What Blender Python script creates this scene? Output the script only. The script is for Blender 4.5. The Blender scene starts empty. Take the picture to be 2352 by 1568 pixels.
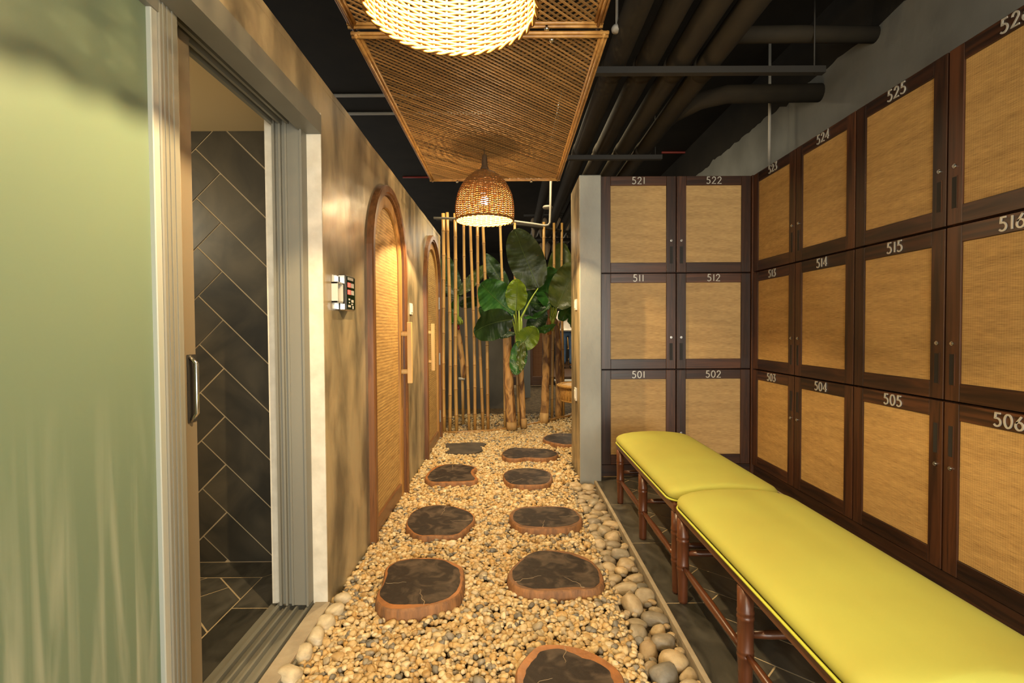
import bpy, bmesh, math, random
import numpy as np
from mathutils import Vector, Matrix, noise

random.seed(11)
rng = np.random.default_rng(5)
scene = bpy.context.scene
COL = scene.collection
PI = math.pi

# ------------------------------------------------------------------ camera
FPX, CAMH = 1176.0, 1.15
PITCH, YAW, ROLL = 0.0247, -0.0034, -0.0060
ROT = Matrix.Rotation(YAW, 3, 'Z') @ Matrix.Rotation(PI/2 - PITCH, 3, 'X') @ Matrix.Rotation(ROLL, 3, 'Z')
cam_d = bpy.data.cameras.new('camera'); cam_d.lens = 18.0; cam_d.sensor_width = 36.0; cam_d.clip_start = 0.02
cam = bpy.data.objects.new('camera', cam_d); COL.objects.link(cam)
cam.matrix_world = Matrix.Translation((0, 0, CAMH)) @ ROT.to_4x4()
scene.camera = cam

def ray(px, py):
    return ROT @ Vector(((px-1176)/FPX, (784-py)/FPX, -1.0))
def at_y(px, py, Y):                      # world point seen at a pixel, at a known distance down the corridor
    d = ray(px, py); return Vector((0, 0, CAMH)) + d*(Y/d.y)
def at_z(px, py, Z=0.0):
    d = ray(px, py); return Vector((0, 0, CAMH)) + d*((Z-CAMH)/d.z)
def project(p):
    v = ROT.transposed() @ (Vector(p) - Vector((0, 0, CAMH)))
    return (1176 + FPX*v.x/-v.z, 784 - FPX*v.y/-v.z) if v.z < -1e-4 else (-9999, -9999)

# ------------------------------------------------------------------ world and exposure
world = bpy.data.worlds.new('world'); scene.world = world; world.use_nodes = True
bg = world.node_tree.nodes['Background']
bg.inputs[0].default_value = (1.0, 0.93, 0.80, 1); bg.inputs[1].default_value = 0.48
scene.view_settings.view_transform = 'Standard'; scene.view_settings.look = 'None'
scene.view_settings.gamma = 1.0; scene.view_settings.use_curve_mapping = False
scene.view_settings.exposure = 0.95
cy = scene.cycles
cy.max_bounces = 5; cy.diffuse_bounces = 3; cy.glossy_bounces = 2; cy.transmission_bounces = 2; cy.transparent_max_bounces = 4
cy.caustics_reflective = False; cy.caustics_refractive = False; cy.use_adaptive_sampling = True; cy.adaptive_threshold = 0.03
WARM = (1.0, 0.73, 0.38)
PENDANT_W, INTERIOR_W = 64.0, 15.0

def lamp(name, kind, loc, power, color, size=0.05, rot=None, spot=None, blend=0.6):
    l = bpy.data.lights.new(name, kind); l.energy = power; l.color = color
    if kind == 'AREA': l.shape = 'RECTANGLE'; l.size, l.size_y = size
    else: l.shadow_soft_size = size
    if kind == 'SPOT': l.spot_size = spot; l.spot_blend = blend
    o = bpy.data.objects.new(name, l); COL.objects.link(o); o.location = loc
    if rot: o.rotation_euler = rot
    return o
lamp('ceiling_lamp_behind', 'POINT', (-0.15, -1.2, 1.98), 34, WARM, 0.05)
lamp('frontal_fill_behind', 'AREA', (0.75, -2.6, 1.05), 105, (1.0, 0.96, 0.84), (2.4, 1.7), (math.radians(90), 0, 0))  # area light added behind the camera as neutral frontal fill, not a known window
lamp('shower_ceiling_lamp', 'POINT', (-2.25, 1.75, 1.80), INTERIOR_W, (1.0, 0.84, 0.55), 0.09)
lamp('screen_fill', 'AREA', (0.1, 4.95, 3.3), 45, (1.0, 0.82, 0.52), (0.8, 0.5), (math.radians(18), 0, 0))  # unseen fill added to brighten the bamboo poles from the front
lamp('lounge_lamp', 'AREA', (1.2, 11.8, 3.2), 95, (1.0, 0.86, 0.62), (2.5, 2.0))

# ------------------------------------------------------------------ materials
def mat(name, base, rough=0.5, metal=0.0, var=None, scale=(8, 8, 8), detail=4, bump=0.0, bscale=None, rand=0.0, spec=0.5,
        coat=0.0, lo=0.35, hi=0.68, emit=None, estr=0.0, distort=0.0, rand_src='object', coord='Object', ramp=None):
    """Principled material: noise between base and var, optional per-object variation and bump."""
    m = bpy.data.materials.new(name); m.use_nodes = True
    nt = m.node_tree; N = nt.nodes; L = nt.links
    b = N['Principled BSDF']
    b.inputs['Roughness'].default_value = rough; b.inputs['Metallic'].default_value = metal
    b.inputs['Specular IOR Level'].default_value = spec; b.inputs['Coat Weight'].default_value = coat
    b.inputs['Base Color'].default_value = (*base, 1)
    tc = N.new('ShaderNodeTexCoord'); mp = N.new('ShaderNodeMapping'); mp.inputs['Scale'].default_value = scale
    L.new(tc.outputs[coord], mp.inputs['Vector'])
    col = None
    if ramp:
        src = N.new('ShaderNodeNewGeometry').outputs['Random Per Island'] if rand_src == 'island' else N.new('ShaderNodeObjectInfo').outputs['Random']
        r = N.new('ShaderNodeValToRGB'); r.color_ramp.interpolation = 'LINEAR'
        while len(r.color_ramp.elements) < len(ramp): r.color_ramp.elements.new(0.5)
        for e, (p, c) in zip(r.color_ramp.elements, ramp): e.position = p; e.color = (*c, 1)
        L.new(src, r.inputs[0]); col = r.outputs[0]
    if var:
        n = N.new('ShaderNodeTexNoise'); n.inputs['Scale'].default_value = 1.0; n.inputs['Detail'].default_value = detail
        n.inputs['Distortion'].default_value = distort
        L.new(mp.outputs[0], n.inputs['Vector'])
        cr = N.new('ShaderNodeMapRange'); cr.inputs[1].default_value = lo; cr.inputs[2].default_value = hi
        L.new(n.outputs[0], cr.inputs[0])
        mx = N.new('ShaderNodeMix'); mx.data_type = 'RGBA'
        L.new(cr.outputs[0], mx.inputs[0])
        if col is not None:
            mx.blend_type = 'MULTIPLY'; L.new(col, mx.inputs[6]); mx.inputs[7].default_value = (*var, 1)
        else:
            mx.inputs[6].default_value = (*base, 1); mx.inputs[7].default_value = (*var, 1)
        col = mx.outputs[2]
    if rand > 0:
        oi = N.new('ShaderNodeObjectInfo'); mr = N.new('ShaderNodeMapRange')
        mr.inputs[3].default_value = 1-rand; mr.inputs[4].default_value = 1+rand
        L.new(oi.outputs['Random'], mr.inputs[0])
        hv = N.new('ShaderNodeHueSaturation'); L.new(mr.outputs[0], hv.inputs['Value'])
        if col is not None: L.new(col, hv.inputs['Color'])
        else: hv.inputs['Color'].default_value = (*base, 1)
        col = hv.outputs[0]
    if col is not None: L.new(col, b.inputs['Base Color'])
    if bump > 0:
        n2 = N.new('ShaderNodeTexNoise'); n2.inputs['Scale'].default_value = 1.0; n2.inputs['Detail'].default_value = 4
        mp2 = N.new('ShaderNodeMapping'); mp2.inputs['Scale'].default_value = bscale or scale
        L.new(tc.outputs[coord], mp2.inputs['Vector']); L.new(mp2.outputs[0], n2.inputs['Vector'])
        bp = N.new('ShaderNodeBump'); bp.inputs['Strength'].default_value = bump; bp.inputs['Distance'].default_value = 0.01
        L.new(n2.outputs[0], bp.inputs['Height']); L.new(bp.outputs[0], b.inputs['Normal'])
    if emit:
        b.inputs['Emission Color'].default_value = (*emit, 1); b.inputs['Emission Strength'].default_value = estr
    return m

def weave_mat(name, light, dark, axis, su=620, sv=980, streak=(20, 380), rough=0.62, holes=0.0):
    """Raffia / cane: crossing fine threads plus long horizontal streaks of darker fibre. axis = the in-plane horizontal axis (0 x, 1 y)."""
    m = bpy.data.materials.new(name); m.use_nodes = True
    nt = m.node_tree; N = nt.nodes; L = nt.links; b = N['Principled BSDF']; b.inputs['Roughness'].default_value = rough
    tc = N.new('ShaderNodeTexCoord'); sp = N.new('ShaderNodeSeparateXYZ'); L.new(tc.outputs['Object'], sp.inputs[0])
    u, v = sp.outputs[axis], sp.outputs[2]
    oi = N.new('ShaderNodeObjectInfo')
    def mth(op, a, bb=None, c=None):
        n = N.new('ShaderNodeMath'); n.operation = op
        for i, x in enumerate((a, bb, c)):
            if x is None: continue
            if isinstance(x, (int, float)): n.inputs[i].default_value = x
            else: L.new(x, n.inputs[i])
        return n.outputs[0]
    cb = N.new('ShaderNodeCombineXYZ')
    L.new(mth('MULTIPLY_ADD', u, streak[0], mth('MULTIPLY', oi.outputs['Random'], 30.0)), cb.inputs[0]); L.new(mth('MULTIPLY', v, streak[1]), cb.inputs[1])
    ns = N.new('ShaderNodeTexNoise'); ns.inputs['Scale'].default_value = 1; ns.inputs['Detail'].default_value = 3; L.new(cb.outputs[0], ns.inputs['Vector'])
    cb2 = N.new('ShaderNodeCombineXYZ')
    L.new(mth('MULTIPLY', u, 3.0), cb2.inputs[0]); L.new(mth('MULTIPLY_ADD', v, 26.0, mth('MULTIPLY', oi.outputs['Random'], 50.0)), cb2.inputs[1])
    nb = N.new('ShaderNodeTexNoise'); nb.inputs['Scale'].default_value = 1; nb.inputs['Detail'].default_value = 2; L.new(cb2.outputs[0], nb.inputs['Vector'])
    thr = mth('MULTIPLY', mth('ADD', mth('SINE', mth('MULTIPLY', u, su)), 1.0), 0.5)
    row = mth('MULTIPLY', mth('ADD', mth('SINE', mth('MULTIPLY', v, sv)), 1.0), 0.5)
    f = mth('ADD', mth('MULTIPLY', mth('SUBTRACT', ns.outputs[0], 0.5), 1.45), mth('MULTIPLY', mth('SUBTRACT', nb.outputs[0], 0.5), 0.7))
    f = mth('ADD', f, mth('MULTIPLY', thr, 0.16)); f = mth('ADD', f, mth('MULTIPLY', row, 0.14)); f = mth('ADD', f, 0.22)
    if holes > 0:
        h = mth('MULTIPLY', mth('GREATER_THAN', thr, 0.70), mth('GREATER_THAN', row, 0.62))
        f = mth('ADD', f, mth('MULTIPLY', h, holes))
    cl = N.new('ShaderNodeClamp'); L.new(f, cl.inputs[0])
    mx = N.new('ShaderNodeMix'); mx.data_type = 'RGBA'; L.new(cl.outputs[0], mx.inputs[0])
    mx.inputs[6].default_value = (*light, 1); mx.inputs[7].default_value = (*dark, 1)
    L.new(mx.outputs[2], b.inputs['Base Color'])
    bp = N.new('ShaderNodeBump'); bp.inputs['Strength'].default_value = 0.35; bp.inputs['Distance'].default_value = 0.002; bp.invert = True
    L.new(cl.outputs[0], bp.inputs['Height']); L.new(bp.outputs[0], b.inputs['Normal'])
    return m

M = {}
M['plaster'] = mat('polished_cement', (0.40, 0.315, 0.18), 0.36, var=(0.125, 0.100, 0.062), scale=(5.5, 5.5, 2.4), detail=9, bump=0.40, bscale=(13, 13, 6), distort=0.35, lo=0.38, hi=0.64)
M['plaster_grey'] = mat('grey_cement', (0.185, 0.190, 0.178), 0.6, var=(0.135, 0.138, 0.128), scale=(3, 3, 2), detail=6, bump=0.15, bscale=(20, 20, 14))
M['stub'] = mat('pale_grey_cement', (0.30, 0.31, 0.285), 0.6, var=(0.235, 0.238, 0.215), scale=(4, 4, 2), detail=7, bump=0.2, bscale=(20, 20, 14))
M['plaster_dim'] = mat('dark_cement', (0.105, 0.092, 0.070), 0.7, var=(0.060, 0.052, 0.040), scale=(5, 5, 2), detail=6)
M['mulch'] = mat('straw_mulch', (0.22, 0.145, 0.065), 0.95, var=(0.060, 0.038, 0.018), scale=(26, 26, 26), detail=6, bump=0.8, bscale=(90, 90, 90))
M['plaster_edge'] = mat('white_reveal', (0.62, 0.58, 0.48), 0.7, var=(0.52, 0.48, 0.39), scale=(20, 20, 20), bump=0.2)
M['cream'] = mat('cream_ceiling', (0.62, 0.48, 0.27), 0.7)
M['black'] = mat('black_paint', (0.018, 0.015, 0.011), 0.8, var=(0.010, 0.009, 0.007), scale=(3, 3, 3), spec=0.3)
M['pipe'] = mat('dark_pipe_paint', (0.034, 0.027, 0.017), 0.78, var=(0.026, 0.021, 0.015), scale=(6, 6, 6), spec=0.15)
M['channel'] = mat('dark_steel_channel', (0.022, 0.019, 0.015), 0.6)
M['red_pipe'] = mat('dark_red_pipe', (0.20, 0.018, 0.012), 0.5)
M['white_pvc'] = mat('white_conduit', (0.40, 0.375, 0.32), 0.5)
M['dull_pvc'] = mat('darkened_conduit', (0.22, 0.195, 0.145), 0.6)  # white conduit darkened in colour to offset the strong light falling on it
M['alu'] = mat('grey_aluminium', (0.205, 0.198, 0.160), 0.45, metal=0.1, var=(0.170, 0.162, 0.130), scale=(4, 4, 1))
M['alu_light'] = mat('silver_glazing_bead', (0.40, 0.42, 0.38), 0.35, metal=0.3)
M['alu_brown'] = mat('brown_stile', (0.20, 0.16, 0.105), 0.45, metal=0.2)
M['dark_slot'] = mat('dark_recess', (0.012, 0.010, 0.008), 0.7)
M['chrome'] = mat('chrome', (0.62, 0.62, 0.60), 0.22, metal=1.0)
M['steel'] = mat('brushed_hinge', (0.42, 0.41, 0.38), 0.35, metal=0.9)
M['grout'] = mat('beige_grout', (0.46, 0.36, 0.22), 0.8)
M['slate'] = mat('dark_slate_tile', (0.030, 0.026, 0.018), 0.42, var=(0.074, 0.060, 0.038), scale=(3, 3, 3), detail=6, bump=0.12, bscale=(10, 10, 10), rand=0.25, distort=1.5)
M['slate_floor'] = mat('dark_slate_floor', (0.030, 0.028, 0.022), 0.38, var=(0.085, 0.078, 0.063), scale=(7, 3, 3), detail=7, bump=0.25, bscale=(14, 7, 7), rand=0.2, distort=2.0)
M['earth'] = mat('sand_bed', (0.30, 0.22, 0.12), 0.9, var=(0.22, 0.16, 0.09), scale=(15, 15, 15), bump=0.4, bscale=(60, 60, 60))
M['cement_strip'] = mat('cement_kerb', (0.36, 0.30, 0.21), 0.8, var=(0.28, 0.23, 0.16), scale=(14, 14, 14), bump=0.3, bscale=(40, 40, 40))
PEB = [(0.0, (0.46, 0.31, 0.125)), (0.16, (0.66, 0.51, 0.27)), (0.34, (0.40, 0.245, 0.085)), (0.50, (0.72, 0.60, 0.38)), (0.64, (0.52, 0.315, 0.10)), (0.80, (0.56, 0.45, 0.26)), (0.91, (0.25, 0.21, 0.15)), (1.0, (0.14, 0.13, 0.105))]
M['gravel'] = mat('river_gravel', (0.5, 0.4, 0.2), 0.5, ramp=PEB, rand_src='island', var=(0.62, 0.55, 0.46), scale=(45, 45, 45), lo=0.45, hi=0.75)
M['pebble'] = mat('pebble', (0.5, 0.4, 0.2), 0.5, ramp=PEB, var=(0.62, 0.55, 0.46), scale=(1.4, 1.4, 1.4), lo=0.45, hi=0.75)
STN = [(0.0, (0.38, 0.295, 0.18)), (0.2, (0.47, 0.355, 0.20)), (0.4, (0.27, 0.235, 0.17)), (0.55, (0.54, 0.41, 0.23)), (0.7, (0.36, 0.285, 0.185)), (0.85, (0.17, 0.16, 0.135)), (1.0, (0.45, 0.30, 0.13))]
M['stone'] = mat('river_stone', (0.4, 0.3, 0.2), 0.5, ramp=STN, var=(0.70, 0.66, 0.60), scale=(1.3, 1.3, 1.3), detail=5, bump=0.15, bscale=(6, 6, 6))
M['stone_pale'] = mat('pale_cobble', (0.56, 0.47, 0.31), 0.5, var=(0.40, 0.33, 0.22), scale=(1.2, 1.2, 3), detail=5, bump=0.15, bscale=(6, 6, 6))
M['heart'] = mat('dark_heartwood', (0.022, 0.014, 0.010), 0.62, spec=0.25, var=(0.125, 0.088, 0.060), scale=(10, 10, 10), detail=10, bump=0.2, bscale=(40, 40, 40), distort=1.4, lo=0.46, hi=0.82)
M['sap'] = mat('orange_sapwood', (0.36, 0.135, 0.030), 0.5, var=(0.19, 0.074, 0.020), scale=(12, 12, 30), detail=5, bump=0.2, bscale=(50, 50, 20))
M['sap_brown'] = mat('brown_sapwood', (0.21, 0.088, 0.026), 0.5, var=(0.11, 0.05, 0.018), scale=(12, 12, 30), detail=5, bump=0.2, bscale=(50, 50, 20))
M['bark'] = mat('bark_side', (0.30, 0.135, 0.046), 0.7, var=(0.14, 0.066, 0.028), scale=(40, 40, 9), detail=5, bump=0.5, bscale=(60, 60, 10))
M['crack'] = mat('pale_crack', (0.34, 0.25, 0.15), 0.8)
M['slate_step'] = mat('flat_slate_step', (0.045, 0.037, 0.030), 0.6, var=(0.085, 0.068, 0.05), scale=(8, 8, 8), detail=6)
def wood(name, a, b, axis, rough=0.38, rand=0.18, coat=0.0, s=34):
    sc = [s, s, s]; sc[axis] = s*0.06
    return mat(name, a, rough, var=b, scale=tuple(sc), detail=5, bump=0.08, rand=rand, distort=1.0, coat=coat)
DW, DW2 = (0.074, 0.0265, 0.0100), (0.020, 0.0080, 0.0040)
for nm, ax in (('x', 0), ('y', 1), ('z', 2)):
    M['dark_'+nm] = wood('dark_walnut_'+nm, DW, DW2, ax, rand=0.45)
    M['honey_'+nm] = wood('honey_oak_'+nm, (0.50, 0.27, 0.075), (0.36, 0.17, 0.042), ax, rough=0.45)
    M['teak_'+nm] = wood('teak_casing_'+nm, (0.205, 0.086, 0.029), (0.105, 0.042, 0.015), ax, rough=0.35)
    M['mahog_'+nm] = wood('mahogany_'+nm, (0.115, 0.037, 0.014), (0.062, 0.019, 0.008), ax, rough=0.32, rand=0.08)
M['pale_z'] = wood('pale_pine', (0.66, 0.45, 0.19), (0.55, 0.35, 0.13), 2, rough=0.5)
M['plank'] = wood('dark_floor_plank', (0.10, 0.05, 0.025), (0.06, 0.03, 0.015), 0, rough=0.35)
M['raffia_x'] = weave_mat('raffia_weave_x', (0.575, 0.375, 0.145), (0.20, 0.10, 0.027), 0)
M['raffia_y'] = weave_mat('raffia_weave_y', (0.56, 0.35, 0.118), (0.19, 0.092, 0.022), 1)  # more golden than the end wall raffia: warmer light put into the colour
M['cane'] = weave_mat('cane_weave', (0.62, 0.40, 0.135), (0.20, 0.098, 0.024), 1, su=420, sv=330, streak=(9, 120), holes=0.85)
M['number'] = mat('brushed_metal_digit', (0.52, 0.49, 0.42), 0.4, metal=0.3)
M['cushion'] = mat('lime_fabric', (0.43, 0.435, 0.078), 0.8, var=(0.40, 0.37, 0.064), scale=(2.2, 2.2, 2.2), detail=3, bump=0.05, bscale=(500, 500, 500))
M['piping'] = mat('lime_piping', (0.50, 0.54, 0.06), 0.6)
M['bamboo'] = mat('bamboo_slat', (0.36, 0.205, 0.070), 0.62, var=(0.22, 0.115, 0.036), scale=(30, 30, 8), rand=0.35)
M['bamboo_frame'] = mat('bamboo_rail', (0.45, 0.25, 0.075), 0.38, var=(0.29, 0.14, 0.038), scale=(25, 25, 6), rand=0.12)
M['pole'] = mat('bamboo_pole', (0.48, 0.295, 0.090), 0.4, var=(0.33, 0.175, 0.045), scale=(9, 9, 1.6), detail=5, rand=0.14)
M['node'] = mat('bamboo_node', (0.22, 0.105, 0.03), 0.5)
M['wicker'] = mat('pendant_wicker', (0.27, 0.118, 0.019), 0.6, var=(0.17, 0.066, 0.010), scale=(60, 60, 60), rand=0.15)
M['stake'] = mat('pendant_stake', (0.20, 0.095, 0.026), 0.55)
M['sleeve'] = mat('brown_sleeve', (0.13, 0.075, 0.035), 0.7, var=(0.08, 0.045, 0.02), scale=(50, 50, 50))
M['bulb'] = mat('lit_bulb', (1, 1, 1), 0.3, emit=(1.0, 0.80, 0.50), estr=60)
M['trunk'] = mat('banana_trunk', (0.52, 0.29, 0.095), 0.6, var=(0.135, 0.060, 0.020), scale=(13, 13, 4.5), detail=8, bump=0.9, bscale=(38, 38, 7), lo=0.44, hi=0.60, distort=1.0)
M['stump'] = mat('cut_trunk_foot', (0.50, 0.31, 0.115), 0.6, var=(0.38, 0.22, 0.075), scale=(30, 30, 6))
def leafmat(name, a, b, rough=0.4):
    m = mat(name, a, rough, var=b, scale=(14, 14, 14), detail=3, bump=0.2, bscale=(60, 25, 25))
    nt = m.node_tree; N = nt.nodes; L = nt.links
    tr = N.new('ShaderNodeBsdfTranslucent'); tr.inputs[0].default_value = (a[0]*1.3, a[1]*1.3, a[2], 1)
    mx = N.new('ShaderNodeMixShader'); mx.inputs[0].default_value = 0.22
    L.new(N['Principled BSDF'].outputs[0], mx.inputs[1]); L.new(tr.outputs[0], mx.inputs[2]); L.new(mx.outputs[0], N['Material Output'].inputs[0])
    return m
M['leaf_dark'] = leafmat('leaf_dark', (0.028, 0.062, 0.016), (0.014, 0.036, 0.010))
M['leaf_olive'] = leafmat('leaf_olive', (0.085, 0.105, 0.018), (0.045, 0.070, 0.012))
M['leaf_deep'] = leafmat('leaf_deep', (0.040, 0.058, 0.016), (0.022, 0.036, 0.010))
M['leaf_mid'] = leafmat('leaf_mid', (0.040, 0.135, 0.020), (0.014, 0.072, 0.014))
M['leaf_lime'] = leafmat('leaf_lime', (0.20, 0.30, 0.026), (0.125, 0.225, 0.020))
M['midrib'] = mat('leaf_midrib', (0.085, 0.13, 0.024), 0.5)
M['stem'] = mat('green_stem', (0.30, 0.38, 0.05), 0.45, var=(0.20, 0.28, 0.03), scale=(20, 20, 6))
M['fruit'] = mat('green_banana', (0.22, 0.30, 0.03), 0.4)
M['fruit_red'] = mat('red_blossom', (0.22, 0.02, 0.02), 0.5)
M['white'] = mat('white_plastic', (0.72, 0.70, 0.62), 0.35)
M['panel_black'] = mat('black_acrylic', (0.006, 0.007, 0.006), 0.12)
M['led'] = mat('red_led', (0.5, 0.02, 0.015), 0.4, emit=(1.0, 0.10, 0.06), estr=1.2)
M['glyph'] = mat('printed_glyph', (0.55, 0.52, 0.45), 0.5)
M['clear'] = mat('clear_acrylic', (0.46, 0.45, 0.40), 0.15, spec=0.8)
M['rattan'] = mat('honey_rattan', (0.52, 0.31, 0.085), 0.5, var=(0.36, 0.19, 0.05), scale=(60, 60, 60), bump=0.3, bscale=(120, 120, 120))
M['skin'] = mat('skin', (0.40, 0.22, 0.13), 0.5)
M['hair'] = mat('black_hair', (0.012, 0.010, 0.009), 0.5)
M['shirt'] = mat('cream_shirt', (0.70, 0.62, 0.50), 0.8, var=(0.60, 0.52, 0.41), scale=(12, 12, 6))
M['jeans'] = mat('blue_denim', (0.050, 0.105, 0.19), 0.8, var=(0.028, 0.058, 0.115), scale=(14, 14, 6))
M['shoe'] = mat('dark_shoe', (0.02, 0.018, 0.016), 0.6)
M['hang'] = mat('pale_hanging_cloth', (0.36, 0.28, 0.19), 0.8, var=(0.24, 0.18, 0.12), scale=(8, 8, 3))
M['screen_brown'] = weave_mat('brown_screen_weave', (0.34, 0.15, 0.055), (0.20, 0.08, 0.028), 0, su=90, sv=150)

# frosted sheet: lets soft light through, faint wiping streaks
def frosted():
    m = bpy.data.materials.new('frosted_glass'); m.use_nodes = True
    nt = m.node_tree; N = nt.nodes; L = nt.links; N.remove(N['Principled BSDF'])
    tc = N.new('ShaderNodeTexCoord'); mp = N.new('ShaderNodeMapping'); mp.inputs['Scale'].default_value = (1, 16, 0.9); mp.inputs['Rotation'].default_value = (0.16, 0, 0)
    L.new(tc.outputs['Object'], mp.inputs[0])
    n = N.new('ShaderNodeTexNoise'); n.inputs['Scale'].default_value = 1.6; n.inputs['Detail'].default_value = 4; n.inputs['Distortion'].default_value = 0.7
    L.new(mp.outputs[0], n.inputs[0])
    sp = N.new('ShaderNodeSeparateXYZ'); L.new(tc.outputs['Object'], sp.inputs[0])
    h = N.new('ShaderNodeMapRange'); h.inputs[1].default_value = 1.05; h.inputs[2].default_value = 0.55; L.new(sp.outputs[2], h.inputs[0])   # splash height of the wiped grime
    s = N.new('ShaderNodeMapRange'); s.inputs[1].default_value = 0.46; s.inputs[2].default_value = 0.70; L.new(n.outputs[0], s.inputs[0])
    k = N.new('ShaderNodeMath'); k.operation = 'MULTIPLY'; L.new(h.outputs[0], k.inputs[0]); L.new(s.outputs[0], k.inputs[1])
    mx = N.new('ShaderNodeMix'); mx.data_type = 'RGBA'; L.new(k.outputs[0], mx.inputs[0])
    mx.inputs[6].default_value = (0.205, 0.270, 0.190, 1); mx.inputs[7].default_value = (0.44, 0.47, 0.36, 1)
    d = N.new('ShaderNodeBsdfDiffuse'); L.new(mx.outputs[2], d.inputs[0])
    t = N.new('ShaderNodeBsdfTranslucent'); t.inputs[0].default_value = (0.66, 0.74, 0.50, 1)
    g = N.new('ShaderNodeBsdfGlossy'); g.inputs['Roughness'].default_value = 0.38; g.inputs[0].default_value = (0.8, 0.9, 0.8, 1)
    a = N.new('ShaderNodeMixShader'); a.inputs[0].default_value = 0.40; L.new(d.outputs[0], a.inputs[1]); L.new(t.outputs[0], a.inputs[2])
    c = N.new('ShaderNodeMixShader'); c.inputs[0].default_value = 0.035; L.new(a.outputs[0], c.inputs[1]); L.new(g.outputs[0], c.inputs[2])
    L.new(c.outputs[0], N['Material Output'].inputs[0])
    return m
M['frost'] = frosted()

# ------------------------------------------------------------------ mesh helpers
def mobj(name, verts, faces, m, parent=None, smooth=False, loc=None, data=None):
    if data is None:
        data = bpy.data.meshes.new(name); data.from_pydata([tuple(v) for v in verts], [], faces)
        data.materials.append(m)
        if smooth: data.polygons.foreach_set('use_smooth', [True]*len(data.polygons))
    o = bpy.data.objects.new(name, data); COL.objects.link(o)
    if loc is not None: o.location = loc
    if parent is not None: o.parent = parent
    return o
def tag(o, label=None, cat=None, group=None, kind=None):
    if label: o['label'] = label
    if cat: o['category'] = cat
    if group: o['group'] = group
    if kind: o['kind'] = kind
    return o
def thing(name, label, cat, loc=(0, 0, 0), group=None, rotz=0):
    o = bpy.data.objects.new(name, None); COL.objects.link(o); o.location = loc; o.rotation_euler = (0, 0, rotz)
    o.empty_display_size = 0.05
    return tag(o, label, cat, group)
def struct(o): o['kind'] = 'structure'; return o

class MB:
    """collects shapes for ONE mesh"""
    def __init__(s): s.v = []; s.f = []
    def add(s, v, f):
        k = len(s.v); s.v += [tuple(p) for p in v]; s.f += [tuple(i+k for i in q) for q in f]; return s
    def box(s, x0, x1, y0, y1, z0, z1, bev=0.0):
        if bev <= 0:
            v = [(x, y, z) for z in (z0, z1) for y in (y0, y1) for x in (x0, x1)]
            return s.add(v, [(0, 2, 3, 1), (4, 5, 7, 6), (0, 1, 5, 4), (2, 6, 7, 3), (0, 4, 6, 2), (1, 3, 7, 5)])
        bm = bmesh.new(); bmesh.ops.create_cube(bm, size=1.0)
        for q in bm.verts: q.co = Vector(((x0+x1)/2+q.co.x*(x1-x0), (y0+y1)/2+q.co.y*(y1-y0), (z0+z1)/2+q.co.z*(z1-z0)))
        bmesh.ops.bevel(bm, geom=list(bm.edges), offset=bev, segments=1, affect='EDGES')
        bm.verts.index_update()
        v = [q.co.copy() for q in bm.verts]; f = [tuple(w.index for w in p.verts) for p in bm.faces]; bm.free()
        return s.add(v, f)
    def tube(s, pts, r, seg=8, cap=True):
        pts = [Vector(p) for p in pts]; n = len(pts)
        rs = [r]*n if isinstance(r, (int, float)) else list(r)
        t0 = (pts[1]-pts[0]).normalized(); a = Vector((0, 0, 1)) if abs(t0.z) < 0.9 else Vector((1, 0, 0))
        u = t0.cross(a).normalized(); V = []; F = []
        for i, p in enumerate(pts):
            t = (pts[min(i+1, n-1)]-pts[max(i-1, 0)]).normalized()
            u = (u - t*u.dot(t)).normalized(); w = t.cross(u)
            V += [p + (u*math.cos(2*PI*k/seg)+w*math.sin(2*PI*k/seg))*rs[i] for k in range(seg)]
        for i in range(n-1):
            for k in range(seg):
                a0, b0 = i*seg+k, i*seg+(k+1) % seg
                F.append((a0, b0, b0+seg, a0+seg))
        if cap: F.append(tuple(range(seg))[::-1]); F.append(tuple((n-1)*seg+k for k in range(seg)))
        return s.add(V, F)
    def lathe(s, prof, seg=16, c=(0, 0, 0)):
        V = []; F = []; n = len(prof)
        for r, z in prof: V += [(c[0]+r*math.cos(2*PI*k/seg), c[1]+r*math.sin(2*PI*k/seg), c[2]+z) for k in range(seg)]
        for i in range(n-1):
            for k in range(seg):
                a0, b0 = i*seg+k, i*seg+(k+1) % seg; F.append((a0, b0, b0+seg, a0+seg))
        F.append(tuple(range(seg))[::-1]); F.append(tuple((n-1)*seg+k for k in range(seg)))
        return s.add(V, F)
    def prism(s, poly, fn, h0, h1):
        """poly = 2-D outline; fn(u, v, h) -> xyz"""
        n = len(poly); V = [fn(u, v, h0) for u, v in poly]+[fn(u, v, h1) for u, v in poly]
        F = [tuple(range(n))[::-1], tuple(range(n, 2*n))]+[(i, (i+1) % n, (i+1) % n+n, i+n) for i in range(n)]
        return s.add(V, F)
    def build(s, name, m, parent=None, smooth=False, fix=False):
        o = mobj(name, s.v, s.f, m, parent, smooth)
        if fix:
            bm = bmesh.new(); bm.from_mesh(o.data); bmesh.ops.recalc_face_normals(bm, faces=bm.faces); bm.to_mesh(o.data); bm.free()
        return o
def box(name, x0, x1, y0, y1, z0, z1, m, parent=None, bev=0.0): return MB().box(x0, x1, y0, y1, z0, z1, bev).build(name, m, parent)
def tube(name, pts, r, m, parent=None, seg=8): return MB().tube(pts, r, seg).build(name, m, parent, True)

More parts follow.
